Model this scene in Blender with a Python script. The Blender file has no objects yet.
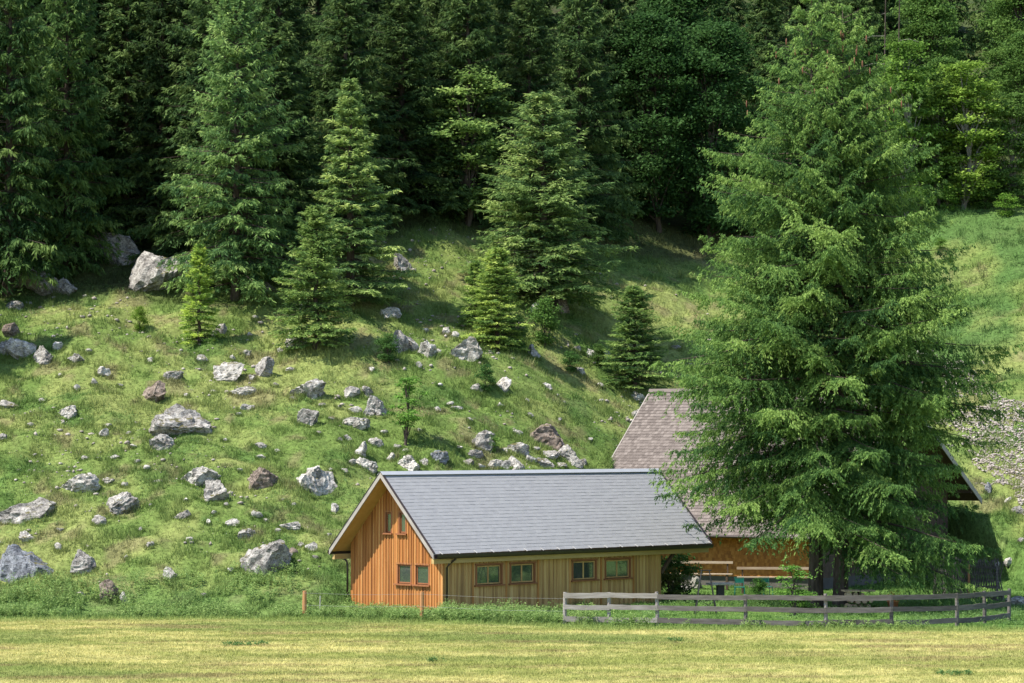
import bpy, math, random
import numpy as np
from math import radians as rad
random.seed(7)
C = bpy.context.scene.collection
F, CZ = 2750.0, 6.9
PITCH = math.atan(98.5/F)
SUN_AZ = (-0.93, -0.367)      # horizontal direction towards the sun
SUN_EL = rad(58)

# ------------------------------------------------------------------ scene, camera, light
scn = bpy.context.scene
cam_d = bpy.data.cameras.new('camera'); cam = bpy.data.objects.new('camera', cam_d); C.objects.link(cam)
cam_d.lens = 36*F/1024; cam_d.sensor_width = 36; cam_d.clip_end = 6000; cam_d.clip_start = 0.5
cam.location = (0, 0, CZ); cam.rotation_euler = (math.pi/2+PITCH, 0, 0)
scn.camera = cam
w = bpy.data.worlds.new('World'); scn.world = w; w.use_nodes = True
nt = w.node_tree; sky = nt.nodes.new('ShaderNodeTexSky'); sky.sky_type = 'NISHITA'; sky.sun_disc = False
sky.sun_elevation = SUN_EL; sky.sun_rotation = math.atan2(SUN_AZ[0], SUN_AZ[1])
sky.air_density = 1.0; sky.altitude = 1000
bg = nt.nodes['Background']; bg.inputs['Strength'].default_value = 0.135
nt.links.new(sky.outputs[0], bg.inputs['Color'])
sd = bpy.data.lights.new('sun', 'SUN'); sd.energy = 4.6; sd.angle = rad(0.55); sd.color = (1, 0.95, 0.86)
so = bpy.data.objects.new('sun', sd); C.objects.link(so); so.location = (-60, 60, 80)
ce, se = math.cos(SUN_EL), math.sin(SUN_EL)
from mathutils import Vector, Matrix
so.rotation_euler = Vector((SUN_AZ[0]*ce, SUN_AZ[1]*ce, se)).to_track_quat('Z', 'Y').to_euler()
vs = scn.view_settings; scn.display_settings.display_device = 'sRGB'
vs.view_transform = 'Standard'; vs.look = 'None'; vs.gamma = 1; vs.exposure = 1.0; vs.use_curve_mapping = False
scn.cycles.max_bounces = 6; scn.cycles.transparent_max_bounces = 4
scn.cycles.use_denoising = True

# ------------------------------------------------------------------ noise and terrain
_r = np.random.default_rng(11)
_T = _r.random((257, 257))
_T[256, :] = _T[0, :]; _T[:, 256] = _T[:, 0]
def vnoise(x, y):
    x = np.asarray(x, float); y = np.asarray(y, float)
    xi = np.floor(x).astype(int); yi = np.floor(y).astype(int); fx = x-xi; fy = y-yi
    fx = fx*fx*(3-2*fx); fy = fy*fy*(3-2*fy); a = xi % 256; b = yi % 256
    return (_T[a, b]*(1-fx)*(1-fy)+_T[a+1, b]*fx*(1-fy)+_T[a, b+1]*(1-fx)*fy+_T[a+1, b+1]*fx*fy)
def fbm(x, y, s, o=3):
    v = 0; a = 1; t = 0
    for k in range(o):
        v = v+a*vnoise(x/s+17.3*k, y/s+5.1*k); t += a; a *= .5; s *= .5
    return v/t
def smooth_line(xs, ys, sg):
    g = np.arange(-70, 70, .1); v = np.interp(g, xs, ys); k = np.exp(-(np.arange(-60, 61)*.1/sg)**2/2); k /= k.sum()
    return g, np.convolve(np.pad(v, 60, mode='edge'), k, 'valid')
# foot of the open slope; edge of the level ground round the houses
BBX, BBY = smooth_line([-60, -9, -3, 2, 5, 9, 14, 24, 32, 40, 60], [109.0, 109.4, 112.3, 117.0, 121.5, 126, 129, 130.5, 128, 125, 125], 1.2)
TX, TY = smooth_line([-60, -9, -6.8, -2, 2.4, 4.2, 5.0, 8, 13, 18, 22, 25, 29, 60], [108.0, 109.2, 112.2, 118.0, 122, 124, 135.5, 140.3, 146.2, 143.3, 139.3, 133, 127, 122], .25)
BX = [-400, -60, -8, -5, -2.0, 1.2, 3.5, 8, 13, 20, 60, 400]           # edge of the mown field
BY = [108, 107.8, 107.3, 105.6, 104.6, 103.0, 102.4, 101.4, 101, 101.4, 104, 104]
def slope_t(x, y):
    return y-np.interp(x, TX, TY)
def H(x, y):
    t = slope_t(x, y)
    k = 1.3
    sp = k*np.logaddexp(0, (y-np.interp(x, BBX, BBY))/k); bank = 4*.5*np.logaddexp(0, t/.5)
    zo = .375*sp+.005*np.clip(sp-14, 0, 80)**1.5
    z = -.5*np.logaddexp(-zo/.5, -(bank+.01*sp)/.5)+.5*np.log(2)*np.exp(-(zo+bank)/.5)
    sp = np.minimum(sp, bank)
    m = np.clip(sp/4, 0, 1)
    z = z+m*((fbm(x, y, 7)-.5)*1.5+(fbm(x+50, y*1.6, 2.2)-.5)*.75)
    rz = t+fbm(x, y, 9)*3                                            # little cattle terraces
    z = z+m*.10*np.sin(rz*4.2)*np.clip(fbm(x+9, y, 5, 2)*2-.6, 0, 1)
    z = z+(fbm(x+3, y+8, .7, 2)-.5)*(.05+.16*m)
    z = z+np.clip(y-104, 0, 5)/5*0.0
    return z
def ray(px, py):
    c, s = math.cos(PITCH), math.sin(PITCH); u = (341.5-py)/F
    return np.array([(px-512)/F, c-u*s, s+u*c])
def at(px, py):
    d = ray(px, py); d = d/d[1]; Y = np.linspace(74, 330, 5200)
    x = d[0]*Y; z = CZ+d[2]*Y; h = H(x, Y); i = np.argmax(z < h)
    if z[i] >= h[i]: i = len(Y)-1
    return Vector((x[i], Y[i], float(h[i])))
def atY(px, Y):
    x = (px-512)/F*Y
    return Vector((x, Y, float(H(x, Y))))
def project(x, y, z):
    c, s = math.cos(PITCH), math.sin(PITCH); z = z-CZ
    d = y*c+z*s; u = z*c-y*s
    return 512+F*x/d, 341.5-F*u/d

# ------------------------------------------------------------------ mesh helpers
def link(o, parent=None):
    C.objects.link(o)
    if parent is not None: o.parent = parent
    return o
def np_mesh(name, verts, n, mat, tint=None, col=None, smooth=False):
    """verts (N*n,3): N separate n-gons"""
    N = len(verts)//n; me = bpy.data.meshes.new(name)
    me.vertices.add(N*n); me.vertices.foreach_set('co', np.ascontiguousarray(verts, dtype=np.float32).ravel())
    me.loops.add(N*n); me.loops.foreach_set('vertex_index', np.arange(N*n, dtype=np.int32))
    me.polygons.add(N); me.polygons.foreach_set('loop_start', np.arange(0, N*n, n, dtype=np.int32))
    me.update(calc_edges=True)
    if tint is not None:
        a = me.attributes.new('tint', 'FLOAT', 'POINT'); a.data.foreach_set('value', np.repeat(tint, n).astype(np.float32))
    if col is not None:
        a = me.attributes.new('col', 'FLOAT_COLOR', 'POINT')
        c4 = np.ones((N*n, 4), np.float32); c4[:, :3] = np.repeat(col, n, axis=0); a.data.foreach_set('color', c4.ravel())
    me.materials.append(mat)
    return me
def tag(o, label, cat, group=None, kind=None):
    if label: o['label'] = label
    if cat: o['category'] = cat
    if group: o['group'] = group
    if kind: o['kind'] = kind
    return o
def empty(name, loc, label, cat, group=None, rz=0):
    o = bpy.data.objects.new(name, None); C.objects.link(o); o.empty_display_size = .3
    o.location = loc; o.rotation_euler = (0, 0, rz); return tag(o, label, cat, group)
class MB:
    def __init__(s): s.v = []; s.f = []; s.t = []
    def hexa(s, c, tint=None):
        b = len(s.v); s.v += [tuple(p) for p in c]
        if tint is None: tint = random.random()
        s.t += [tint]*8
        s.f += [tuple(b+i for i in q) for q in ((0, 3, 2, 1), (4, 5, 6, 7), (0, 1, 5, 4), (1, 2, 6, 5), (2, 3, 7, 6), (3, 0, 4, 7))]
    def box(s, x0, x1, y0, y1, z0, z1, tint=None):
        s.hexa([(x0, y0, z0), (x1, y0, z0), (x1, y1, z0), (x0, y1, z0), (x0, y0, z1), (x1, y0, z1), (x1, y1, z1), (x0, y1, z1)], tint)
    def beam(s, p, q, w, h, tint=None, up=(0, 0, 1)):
        p = Vector(p); q = Vector(q); d = (q-p).normalized(); u = Vector(up)
        a = d.cross(u).normalized()*w/2; b = a.cross(d).normalized()*h/2
        s.hexa([p-a-b, p+a-b, q+a-b, q-a-b, p-a+b, p+a+b, q+a+b, q-a+b], tint)
    def tube(s, pts, rr, n=8, tint=None, jit=0):
        pts = [Vector(p) for p in pts]; b = len(s.v)
        if tint is None: tint = random.random()
        if not hasattr(rr, '__len__'): rr = [rr]*len(pts)
        for i, p in enumerate(pts):
            d = (pts[min(i+1, len(pts)-1)]-pts[max(i-1, 0)]).normalized()
            u = Vector((0, 0, 1)) if abs(d.z) < .9 else Vector((1, 0, 0))
            a = d.cross(u).normalized(); c = d.cross(a).normalized()
            for k in range(n):
                t = 2*math.pi*k/n; r = rr[i]*(1+random.uniform(-jit, jit))
                s.v.append(tuple(p+a*math.cos(t)*r+c*math.sin(t)*r)); s.t.append(tint)
        for i in range(len(pts)-1):
            for k in range(n):
                s.f.append((b+i*n+k, b+i*n+(k+1) % n, b+(i+1)*n+(k+1) % n, b+(i+1)*n+k))
        s.f.append(tuple(b+k for k in range(n))[::-1]); e = b+(len(pts)-1)*n
        s.f.append(tuple(e+k for k in range(n)))
    def build(s, name, mat, parent=None, smooth=False):
        me = bpy.data.meshes.new(name); me.from_pydata(s.v, [], s.f); me.update()
        a = me.attributes.new('tint', 'FLOAT', 'POINT'); a.data.foreach_set('value', np.array(s.t, np.float32))
        me.materials.append(mat)
        if smooth:
            for p in me.polygons: p.use_smooth = True
        return link(bpy.data.objects.new(name, me), parent)

# ------------------------------------------------------------------ materials
def ramp(nt, fac, cols):
    r = nt.nodes.new('ShaderNodeValToRGB'); e = r.color_ramp.elements
    while len(e) < len(cols): e.new(.5)
    for k, c in enumerate(cols):
        if len(c) == 2: e[k].position = c[0]; cc = c[1]
        else: e[k].position = k/(len(cols)-1); cc = c
        e[k].color = (*cc, 1)
    nt.links.new(fac, r.inputs[0]); return r.outputs[0]
def newmat(name):
    m = bpy.data.materials.new(name); m.use_nodes = True; return m, m.node_tree, m.node_tree.nodes['Principled BSDF']
def surf(name, cols, scale=(6, 6, 6), k=.5, rough=.8, bump=.2, detail=5, spec=.3, metal=0):
    """colour ramp over k*tint + (1-k)*stretched noise"""
    m, nt, b = newmat(name); n = nt.nodes; L = nt.links.new
    tc = n.new('ShaderNodeTexCoord'); mp = n.new('ShaderNodeMapping'); mp.inputs['Scale'].default_value = scale
    no = n.new('ShaderNodeTexNoise'); no.inputs['Scale'].default_value = 1; no.inputs['Detail'].default_value = detail
    L(tc.outputs['Object'], mp.inputs[0]); L(mp.outputs[0], no.inputs['Vector'])
    at_ = n.new('ShaderNodeAttribute'); at_.attribute_name = 'tint'
    st = n.new('ShaderNodeMapRange'); st.inputs[1].default_value = .3; st.inputs[2].default_value = .7
    L(no.outputs[0], st.inputs[0])
    mx = n.new('ShaderNodeMix'); mx.inputs[0].default_value = k
    L(st.outputs[0], mx.inputs[2]); L(at_.outputs['Fac'], mx.inputs[3])
    L(ramp(nt, mx.outputs[0], cols), b.inputs['Base Color'])
    b.inputs['Roughness'].default_value = rough; b.inputs['Specular IOR Level'].default_value = spec; b.inputs['Metallic'].default_value = metal
    if bump:
        bp = n.new('ShaderNodeBump'); bp.inputs['Strength'].default_value = bump; bp.inputs['Distance'].default_value = .02
        L(no.outputs[0], bp.inputs['Height']); L(bp.outputs[0], b.inputs['Normal'])
    return m
def leafmat(name, cols, trans=.25, rough=.75, usecol=False, spec=.12):
    m, nt, b = newmat(name); n = nt.nodes; L = nt.links.new
    at_ = n.new('ShaderNodeAttribute'); at_.attribute_name = 'col' if usecol else 'tint'
    if usecol: c = at_.outputs['Color']
    else:
        c = ramp(nt, at_.outputs['Fac'], cols)
        oi = n.new('ShaderNodeObjectInfo'); mx = n.new('ShaderNodeMix'); mx.data_type = 'RGBA'; mx.blend_type = 'MULTIPLY'; mx.inputs[0].default_value = 1
        L(c, mx.inputs[6]); L(oi.outputs['Color'], mx.inputs[7]); c = mx.outputs[2]
    L(c, b.inputs['Base Color']); b.inputs['Roughness'].default_value = rough; b.inputs['Specular IOR Level'].default_value = spec
    tr = n.new('ShaderNodeBsdfTranslucent'); ms = n.new('ShaderNodeMixShader'); ms.inputs[0].default_value = trans
    L(c, tr.inputs[0]); L(b.outputs[0], ms.inputs[1]); L(tr.outputs[0], ms.inputs[2]); L(ms.outputs[0], n['Material Output'].inputs[0])
    return m
def rockmat(name, cols, dark=(.05, .045, .04)):
    m, nt, b = newmat(name); n = nt.nodes; L = nt.links.new
    tc = n.new('ShaderNodeTexCoord'); ge = n.new('ShaderNodeNewGeometry')
    no = n.new('ShaderNodeTexNoise'); no.inputs['Scale'].default_value = 2.6; no.inputs['Detail'].default_value = 9; no.inputs['Roughness'].default_value = .72
    L(ge.outputs['Position'], no.inputs['Vector'])
    mp = n.new('ShaderNodeMapping'); mp.inputs['Scale'].default_value = (1, 1, 2.2); mp.inputs['Rotation'].default_value = (.3, .5, 0)
    L(ge.outputs['Position'], mp.inputs[0])
    vo = n.new('ShaderNodeTexNoise'); vo.inputs['Scale'].default_value = 4.2; vo.inputs['Detail'].default_value = 6; vo.inputs['Distortion'].default_value = 1.2
    L(mp.outputs[0], vo.inputs['Vector'])
    c = ramp(nt, no.outputs[0], [(.36, cols[0]), (.5, cols[1]), (.64, cols[2])])
    cr = ramp(nt, vo.outputs[0], [(.44, (1, 1, 1)), (.49, (.16, .15, .14)), (.54, (1, 1, 1))])
    mx = n.new('ShaderNodeMix'); mx.data_type = 'RGBA'; mx.blend_type = 'MULTIPLY'; mx.inputs[0].default_value = .9
    L(c, mx.inputs[6]); L(cr, mx.inputs[7])
    # moss and soil lying on flat tops, in patches
    sx = n.new('ShaderNodeSeparateXYZ'); L(ge.outputs['Normal'], sx.inputs[0])
    n3 = n.new('ShaderNodeTexNoise'); n3.inputs['Scale'].default_value = 1.7; n3.inputs['Detail'].default_value = 5; L(ge.outputs['Position'], n3.inputs['Vector'])
    ad = n.new('ShaderNodeMath'); ad.operation = 'MULTIPLY'; L(sx.outputs[2], ad.inputs[0]); L(n3.outputs[0], ad.inputs[1])
    rg = n.new('ShaderNodeMapRange'); rg.inputs[1].default_value = .44; rg.inputs[2].default_value = .52; L(ad.outputs[0], rg.inputs[0])
    m2 = n.new('ShaderNodeMix'); m2.data_type = 'RGBA'; L(rg.outputs[0], m2.inputs[0]); L(mx.outputs[2], m2.inputs[6]); m2.inputs[7].default_value = (.10, .09, .035, 1)
    L(m2.outputs[2], b.inputs['Base Color']); b.inputs['Roughness'].default_value = .9; b.inputs['Specular IOR Level'].default_value = .2
    bp = n.new('ShaderNodeBump'); bp.inputs['Strength'].default_value = .8; bp.inputs['Distance'].default_value = .12
    L(no.outputs[0], bp.inputs['Height']); L(bp.outputs[0], b.inputs['Normal'])
    return m

M = {}
M['plank_orange'] = surf('plank_orange', [(.15, .05, .014), (.34, .125, .032), (.52, .235, .07)], (7, 7, .5), .55, .75, .3)
M['plank_weathered'] = surf('plank_weathered', [(.26, .14, .055), (.50, .295, .11), (.68, .46, .20)], (7, 7, .5), .55, .8, .3)
M['batten_orange'] = surf('batten_orange', [(.26, .095, .024), (.44, .19, .052), (.64, .36, .14)], (9, 9, .7), .6, .75, .3)
M['frame_brown'] = surf('frame_brown', [(.20, .075, .03), (.32, .13, .055)], (8, 8, 3), .5, .6, .2)
M['beam_light'] = surf('beam_light', [(.36, .24, .09), (.52, .37, .16)], (1, 8, 8), .4, .7, .2)
M['soffit'] = surf('soffit', [(.42, .22, .07), (.58, .35, .13)], (4, 4, 4), .5, .7, .2)
M['barge'] = surf('barge', [(.24, .21, .19), (.38, .345, .31)], (3, 3, 3), .4, .7, .2)
M['slate'] = surf('slate', [(.26, .257, .262), (.28, .277, .282), (.30, .297, .30)], (5, 5, 5), .7, .55, .15, spec=.5)
M['ridge_metal'] = surf('ridge_metal', [(.30, .31, .33), (.36, .37, .39)], (3, 3, 3), .5, .4, .05, spec=.5)
M['gutter'] = surf('gutter', [(.035, .022, .017), (.06, .04, .03)], (3, 3, 3), .5, .4, .05, spec=.5)
M['bracket'] = surf('bracket', [(.35, .33, .3), (.5, .48, .45)], (3, 3, 3), .5, .4, 0)
M['shingle_roof'] = surf('shingle_roof', [(.09, .073, .064), (.145, .12, .106), (.21, .178, .158)], (7, 7, 7), .7, .9, .3)
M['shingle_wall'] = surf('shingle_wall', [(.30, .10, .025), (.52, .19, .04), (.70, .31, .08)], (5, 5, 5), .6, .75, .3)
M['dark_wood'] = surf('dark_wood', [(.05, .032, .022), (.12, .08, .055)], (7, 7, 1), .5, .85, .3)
M['fence_wood'] = surf('fence_wood', [(.06, .052, .046), (.12, .105, .095), (.19, .17, .155)], (2, 2, 14), .45, .9, .4)
M['fence_pale'] = surf('fence_pale', [(.15, .128, .112), (.27, .24, .215), (.38, .35, .32)], (2, 2, 14), .45, .9, .4)
M['log_wood'] = surf('log_wood', [(.40, .28, .17), (.62, .48, .32)], (6, 6, 6), .6, .8, .3)
M['post_wood'] = surf('post_wood', [(.33, .15, .06), (.50, .27, .12)], (8, 8, 1), .5, .85, .3)
M['plank_grey'] = surf('plank_grey', [(.30, .22, .15), (.48, .38, .28)], (2, 8, 8), .5, .85, .3)
M['plaster'] = surf('plaster', [(.07, .063, .055), (.12, .11, .10)], (2, 2, 2), .2, .9, .2)
M['stone_pale'] = surf('stone_pale', [(.42, .36, .31), (.62, .57, .50)], (5, 5, 5), .4, .9, .4)
M['black_metal'] = surf('black_metal', [(.012, .012, .012), (.03, .03, .03)], (5, 5, 5), .4, .5, 0)
M['green_paint'] = surf('green_paint', [(.01, .13, .10), (.02, .18, .14)], (5, 5, 5), .4, .4, 0)
M['wire'] = surf('wire', [(.2, .2, .2), (.3, .3, .3)], (5, 5, 5), .4, .6, 0)
M['terracotta'] = surf('terracotta', [(.36, .13, .05), (.5, .2, .08)], (8, 8, 8), .5, .8, .2)
M['bark'] = surf('bark', [(.03, .022, .017), (.07, .052, .04), (.12, .095, .078)], (7, 7, 2), .3, .95, .8)
M['bark_grey'] = surf('bark_grey', [(.16, .14, .12), (.30, .28, .25)], (7, 7, 2), .3, .95, .8)
M['cone_brown'] = surf('cone_brown', [(.12, .05, .03), (.20, .09, .05)], (9, 9, 9), .5, .8, .3)
M['rock_grey'] = rockmat('rock_grey', [(.12, .11, .10), (.30, .28, .255), (.50, .475, .43)])
M['rock_pale'] = rockmat('rock_pale', [(.19, .175, .155), (.42, .395, .355), (.66, .625, .57)])
M['rock_brown'] = rockmat('rock_brown', [(.11, .085, .068), (.21, .165, .135), (.34, .28, .235)])
M['rock_dark'] = rockmat('rock_dark', [(.10, .105, .12), (.18, .19, .21), (.30, .31, .33)])
m, nt_, b_ = newmat('glass'); b_.inputs['Base Color'].default_value = (.05, .065, .05, 1); b_.inputs['Roughness'].default_value = .04
b_.inputs['Specular IOR Level'].default_value = .9; b_.inputs['IOR'].default_value = 2.0; M['glass'] = m
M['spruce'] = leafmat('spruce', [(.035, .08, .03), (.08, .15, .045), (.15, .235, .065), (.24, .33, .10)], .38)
M['broadleaf'] = leafmat('broadleaf', [(.05, .105, .03), (.085, .165, .045), (.14, .235, .07)], .4)
M['herb'] = leafmat('herb', [(.08, .16, .045), (.15, .26, .08), (.24, .35, .13)], .4)
M['grass'] = leafmat('grass', None, .3, .8, usecol=True)
M['petal'] = leafmat('petal', [(.75, .18, .03), (.8, .3, .05)], .2)
# ground: colour comes from the vertex colours (kinds of sward) and a fine noise
def groundmat(name):
    m, nt, b = newmat(name); n = nt.nodes; L = nt.links.new
    a = n.new('ShaderNodeAttribute'); a.attribute_name = 'col'
    ge = n.new('ShaderNodeNewGeometry'); no = n.new('ShaderNodeTexNoise'); no.inputs['Scale'].default_value = 5; no.inputs['Detail'].default_value = 9; no.inputs['Roughness'].default_value = .7
    L(ge.outputs['Position'], no.inputs['Vector'])
    v = ramp(nt, no.outputs[0], [(.3, (.45, .43, .4)), (.7, (1.5, 1.5, 1.4))])
    mx = n.new('ShaderNodeMix'); mx.data_type = 'RGBA'; mx.blend_type = 'MULTIPLY'; mx.inputs[0].default_value = 1
    L(a.outputs['Color'], mx.inputs[6]); L(v, mx.inputs[7]); L(mx.outputs[2], b.inputs['Base Color'])
    b.inputs['Roughness'].default_value = .95; b.inputs['Specular IOR Level'].default_value = .1
    bp = n.new('ShaderNodeBump'); bp.inputs['Strength'].default_value = .7; bp.inputs['Distance'].default_value = .08
    L(no.outputs[0], bp.inputs['Height']); L(bp.outputs[0], b.inputs['Normal']); return m
M['ground'] = groundmat('ground')

# ------------------------------------------------------------------ sward colour by place
def mixc(a, b, t): return a+(b-a)*t[:, None]
def ss(v, a, b): t = np.clip((v-a)/(b-a), 0, 1); return t*t*(3-2*t)
def edge_d(x, y): return y-np.interp(x, BX, BY)+(fbm(x+4, y*1.5, 2.2, 3)-.5)*1.5
def sward(x, y):
    """colour of the turf: mown field, slope meadow, yard lawn, forest floor"""
    K = lambda *c: np.tile(np.array(c), (len(x), 1))
    edge = edge_d(x, y)
    # mown field: straw and green in long swaths running across
    s1 = fbm(x*.22, y*1.1, 1.6, 3); s2 = fbm(x*.5+40, y+3, 5, 3); s3 = fbm(x+8, y, .45, 2)
    c = mixc(K(.25, .27, .075), K(.47, .43, .165), ss(s1*.6+s3*.4, .35, .68))
    c = mixc(c, K(.17, .22, .06), ss(s2, .56, .72)*.7)
    c = c*(1+.11*np.sin(y*2.4+fbm(x, y, 9)*6)*ss(fbm(x+77, y, 6, 2), .35, .6))[:, None]
    tr = np.minimum(np.abs(y-86.2-.02*x), np.abs(y-88.1-.02*x)); c = mixc(c, K(.17, .19, .06), (1-ss(tr, .1, .4))*ss(fbm(x, y, 3), .4, .6)*.5)
    c = mixc(c, K(.25, .185, .09), ss(fbm(x*.35+90, y*1.5+7, 1.5, 3), .64, .76)*.6)
    c = mixc(c, K(.19, .26, .07), ss(edge, -3.2, -.3)*.85)
    # slope
    t = slope_t(x, y); q = fbm(x+70, y+3, 6, 4); r2 = fbm(x+21, y+64, 1.3, 3)
    g = mixc(K(.13, .195, .05), K(.225, .265, .085), ss(q*.55+r2*.45, .36, .62))
    g = mixc(g, K(.21, .17, .10), ss(fbm(x+33, y+12, 1.1, 3), .58, .72)*.55)
    g = mixc(g, K(.065, .135, .03), ss(fbm(x+5, y+41, 2.6, 3), .60, .72)*.65)
    g = mixc(g, K(.10, .19, .05), (1-ss(t, .5, 4.5))*.6)
    yard = ((x > 3.2) & (x < 24)).astype(float)*(1-ss(t, -2, 1))
    g = mixc(g, K(.12, .21, .05), yard)
    g = mixc(g, K(.075, .15, .04), ss(x, 17, 22)*ss(y+x*.3, 148, 165)*ss(fbm(x+3, y, 4, 3), .35, .6)*.9)  # lusher sward upper right, deepened to carry partial tree shade
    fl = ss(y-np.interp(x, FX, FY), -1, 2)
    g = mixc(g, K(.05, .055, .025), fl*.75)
    return mixc(c, g, ss(edge, -.25, .25))
# forest edge line (world y by x)
FX = [-60, -24, -15, -9, 0, 6, 12, 20, 26, 34, 60]
_fp = [(-20, 300), (60, 300), (150, 305), (250, 300), (420, 232), (520, 250), (640, 262), (760, 262), (880, 215), (1000, 200)]
_fw = [at(*p) for p in _fp]
FX = [-90, -60]+[p.x for p in _fw]+[60, 90]; FY = [_fw[0].y]*2+[p.y for p in _fw]+[_fw[-1].y]*2

# ------------------------------------------------------------------ ground sheet, split into field and hillside
def axis(segs):
    v = []
    for a, b, st in segs: v += list(np.arange(a, b, st))
    return np.array(v+[segs[-1][1]])
gx = np.concatenate([-np.geomspace(1600, 62, 18), axis([(-60, -26, .8), (-26, 28, .24), (28, 60, .8)]), np.geomspace(62, 1600, 18)])
gy = np.concatenate([-np.geomspace(1600, 40, 14), axis([(-38, 70, 6), (70, 98, .7), (98, 172, .24), (172, 230, .8)]), np.geomspace(232, 1700, 26)])
X, Y = np.meshgrid(gx, gy)
far = np.clip((np.abs(X)-60)/300, 0, 1)
Z = H(X, np.minimum(Y, 420))
nx, ny = len(gx), len(gy)
def ground_part(name, sel, label_kind):
    idx = np.arange(nx*ny).reshape(ny, nx)
    q = np.stack([idx[:-1, :-1], idx[:-1, 1:], idx[1:, 1:], idx[1:, :-1]], -1).reshape(-1, 4)[sel]
    used, inv = np.unique(q, return_inverse=True); inv = inv.reshape(-1, 4)
    V = np.stack([X.ravel()[used], Y.ravel()[used], Z.ravel()[used]], -1)
    me = bpy.data.meshes.new(name); me.vertices.add(len(V)); me.vertices.foreach_set('co', V.astype(np.float32).ravel())
    me.loops.add(inv.size); me.loops.foreach_set('vertex_index', inv.astype(np.int32).ravel())
    me.polygons.add(len(inv)); me.polygons.foreach_set('loop_start', np.arange(0, inv.size, 4, dtype=np.int32))
    me.polygons.foreach_set('use_smooth', np.ones(len(inv), bool)); me.update(calc_edges=True)
    a = me.attributes.new('col', 'FLOAT_COLOR', 'POINT'); c4 = np.ones((len(V), 4), np.float32)
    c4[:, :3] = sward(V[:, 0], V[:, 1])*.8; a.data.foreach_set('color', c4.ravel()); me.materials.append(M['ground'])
    o = link(bpy.data.objects.new(name, me)); o['kind'] = 'structure'; return o
cy_ = (Y[:-1, :-1]+Y[1:, 1:]).ravel()/2; cx_ = (X[:-1, :-1]+X[1:, 1:]).ravel()/2
isf = cy_ < np.interp(cx_, BX, BY)
ground_part('mown_field', isf, 's'); ground_part('hillside', ~isf, 's')

# ------------------------------------------------------------------ grass
def view_ok(x, y, m=1.5): return np.abs(x) < y*512/F+m
def blades(rng, x, y, h, wd, lean, col, per):
    n = len(x); x = np.repeat(x, per)+rng.normal(0, .045, n*per); y = np.repeat(y, per)+rng.normal(0, .045, n*per)
    h = np.repeat(h, per)*rng.uniform(.5, 1.15, n*per); col = np.repeat(col, per, axis=0)*rng.uniform(.72, 1.3, (n*per, 1))
    z = H(x, y)-.01; a = rng.uniform(0, 2*math.pi, n*per); b = rng.uniform(0, 2*math.pi, n*per); N = n*per
    V = np.empty((N, 3, 3)); dx = np.cos(a)*wd/2; dy = np.sin(a)*wd/2
    fs = np.clip(y/125, 1, 1.6); dx = dx*fs; dy = dy*fs; h = h*fs; V[:, 0] = np.stack([x-dx, y-dy, z], -1); V[:, 1] = np.stack([x+dx, y+dy, z], -1)
    l = h*lean*rng.uniform(.2, 1, N); V[:, 2] = np.stack([x+np.cos(b)*l, y+np.sin(b)*l, z+h], -1)
    return V.reshape(-1, 3), col
rng = np.random.default_rng(3)
def scatter(rng, n, y0, y1, m=7):
    y = rng.uniform(y0, y1, n); x = rng.uniform(-1, 1, n)*(y1*512/F+m); k = view_ok(x, y, m); return x[k], y[k]
# field stubble
x, y = scatter(rng, 200000, 72, 110); e = edge_d(x, y); k = e < .1; x, y, e = x[k], y[k], e[k]
hh = np.where(e > -1.3, rng.uniform(.08, .2, len(x)), .035+.08*fbm(x, y*2, 1.2, 2))
V, c = blades(rng, x, y, hh, .022, .9, sward(x, y)*1.15, 3)
o = link(bpy.data.objects.new('mown_grass', np_mesh('mown_grass', V, 3, M['grass'], col=c)))
tag(o, 'short straw yellow and green stubble of the freshly mown field', 'grass', kind='stuff')
# slope meadow
x, y = scatter(rng, 690000, 100, 200); e = edge_d(x, y); t = slope_t(x, y)
fe = y-np.interp(x, FX, FY); k = (e > -.1) & (fe < 6) & (rng.random(len(x)) < np.clip(.4+fbm(x, y, 1.2, 3)*1.1, 0, 1)*np.clip((178-y)/50, .35, 1))
x, y, t = x[k], y[k], t[k]
tu = fbm(x+11, y+5, .9, 3); hh = .04+.33*ss(tu, .42, .75)+.06*rng.random(len(x))
hh = np.where((x > 3.2) & (x < 24) & (t < 0), hh*.5, hh)
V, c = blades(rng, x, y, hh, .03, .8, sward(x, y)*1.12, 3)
o = link(bpy.data.objects.new('meadow_grass', np_mesh('meadow_grass', V, 3, M['grass'], col=c)))
tag(o, 'tussocky yellow green grass covering the rocky hillside pasture', 'grass', kind='stuff')

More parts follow.
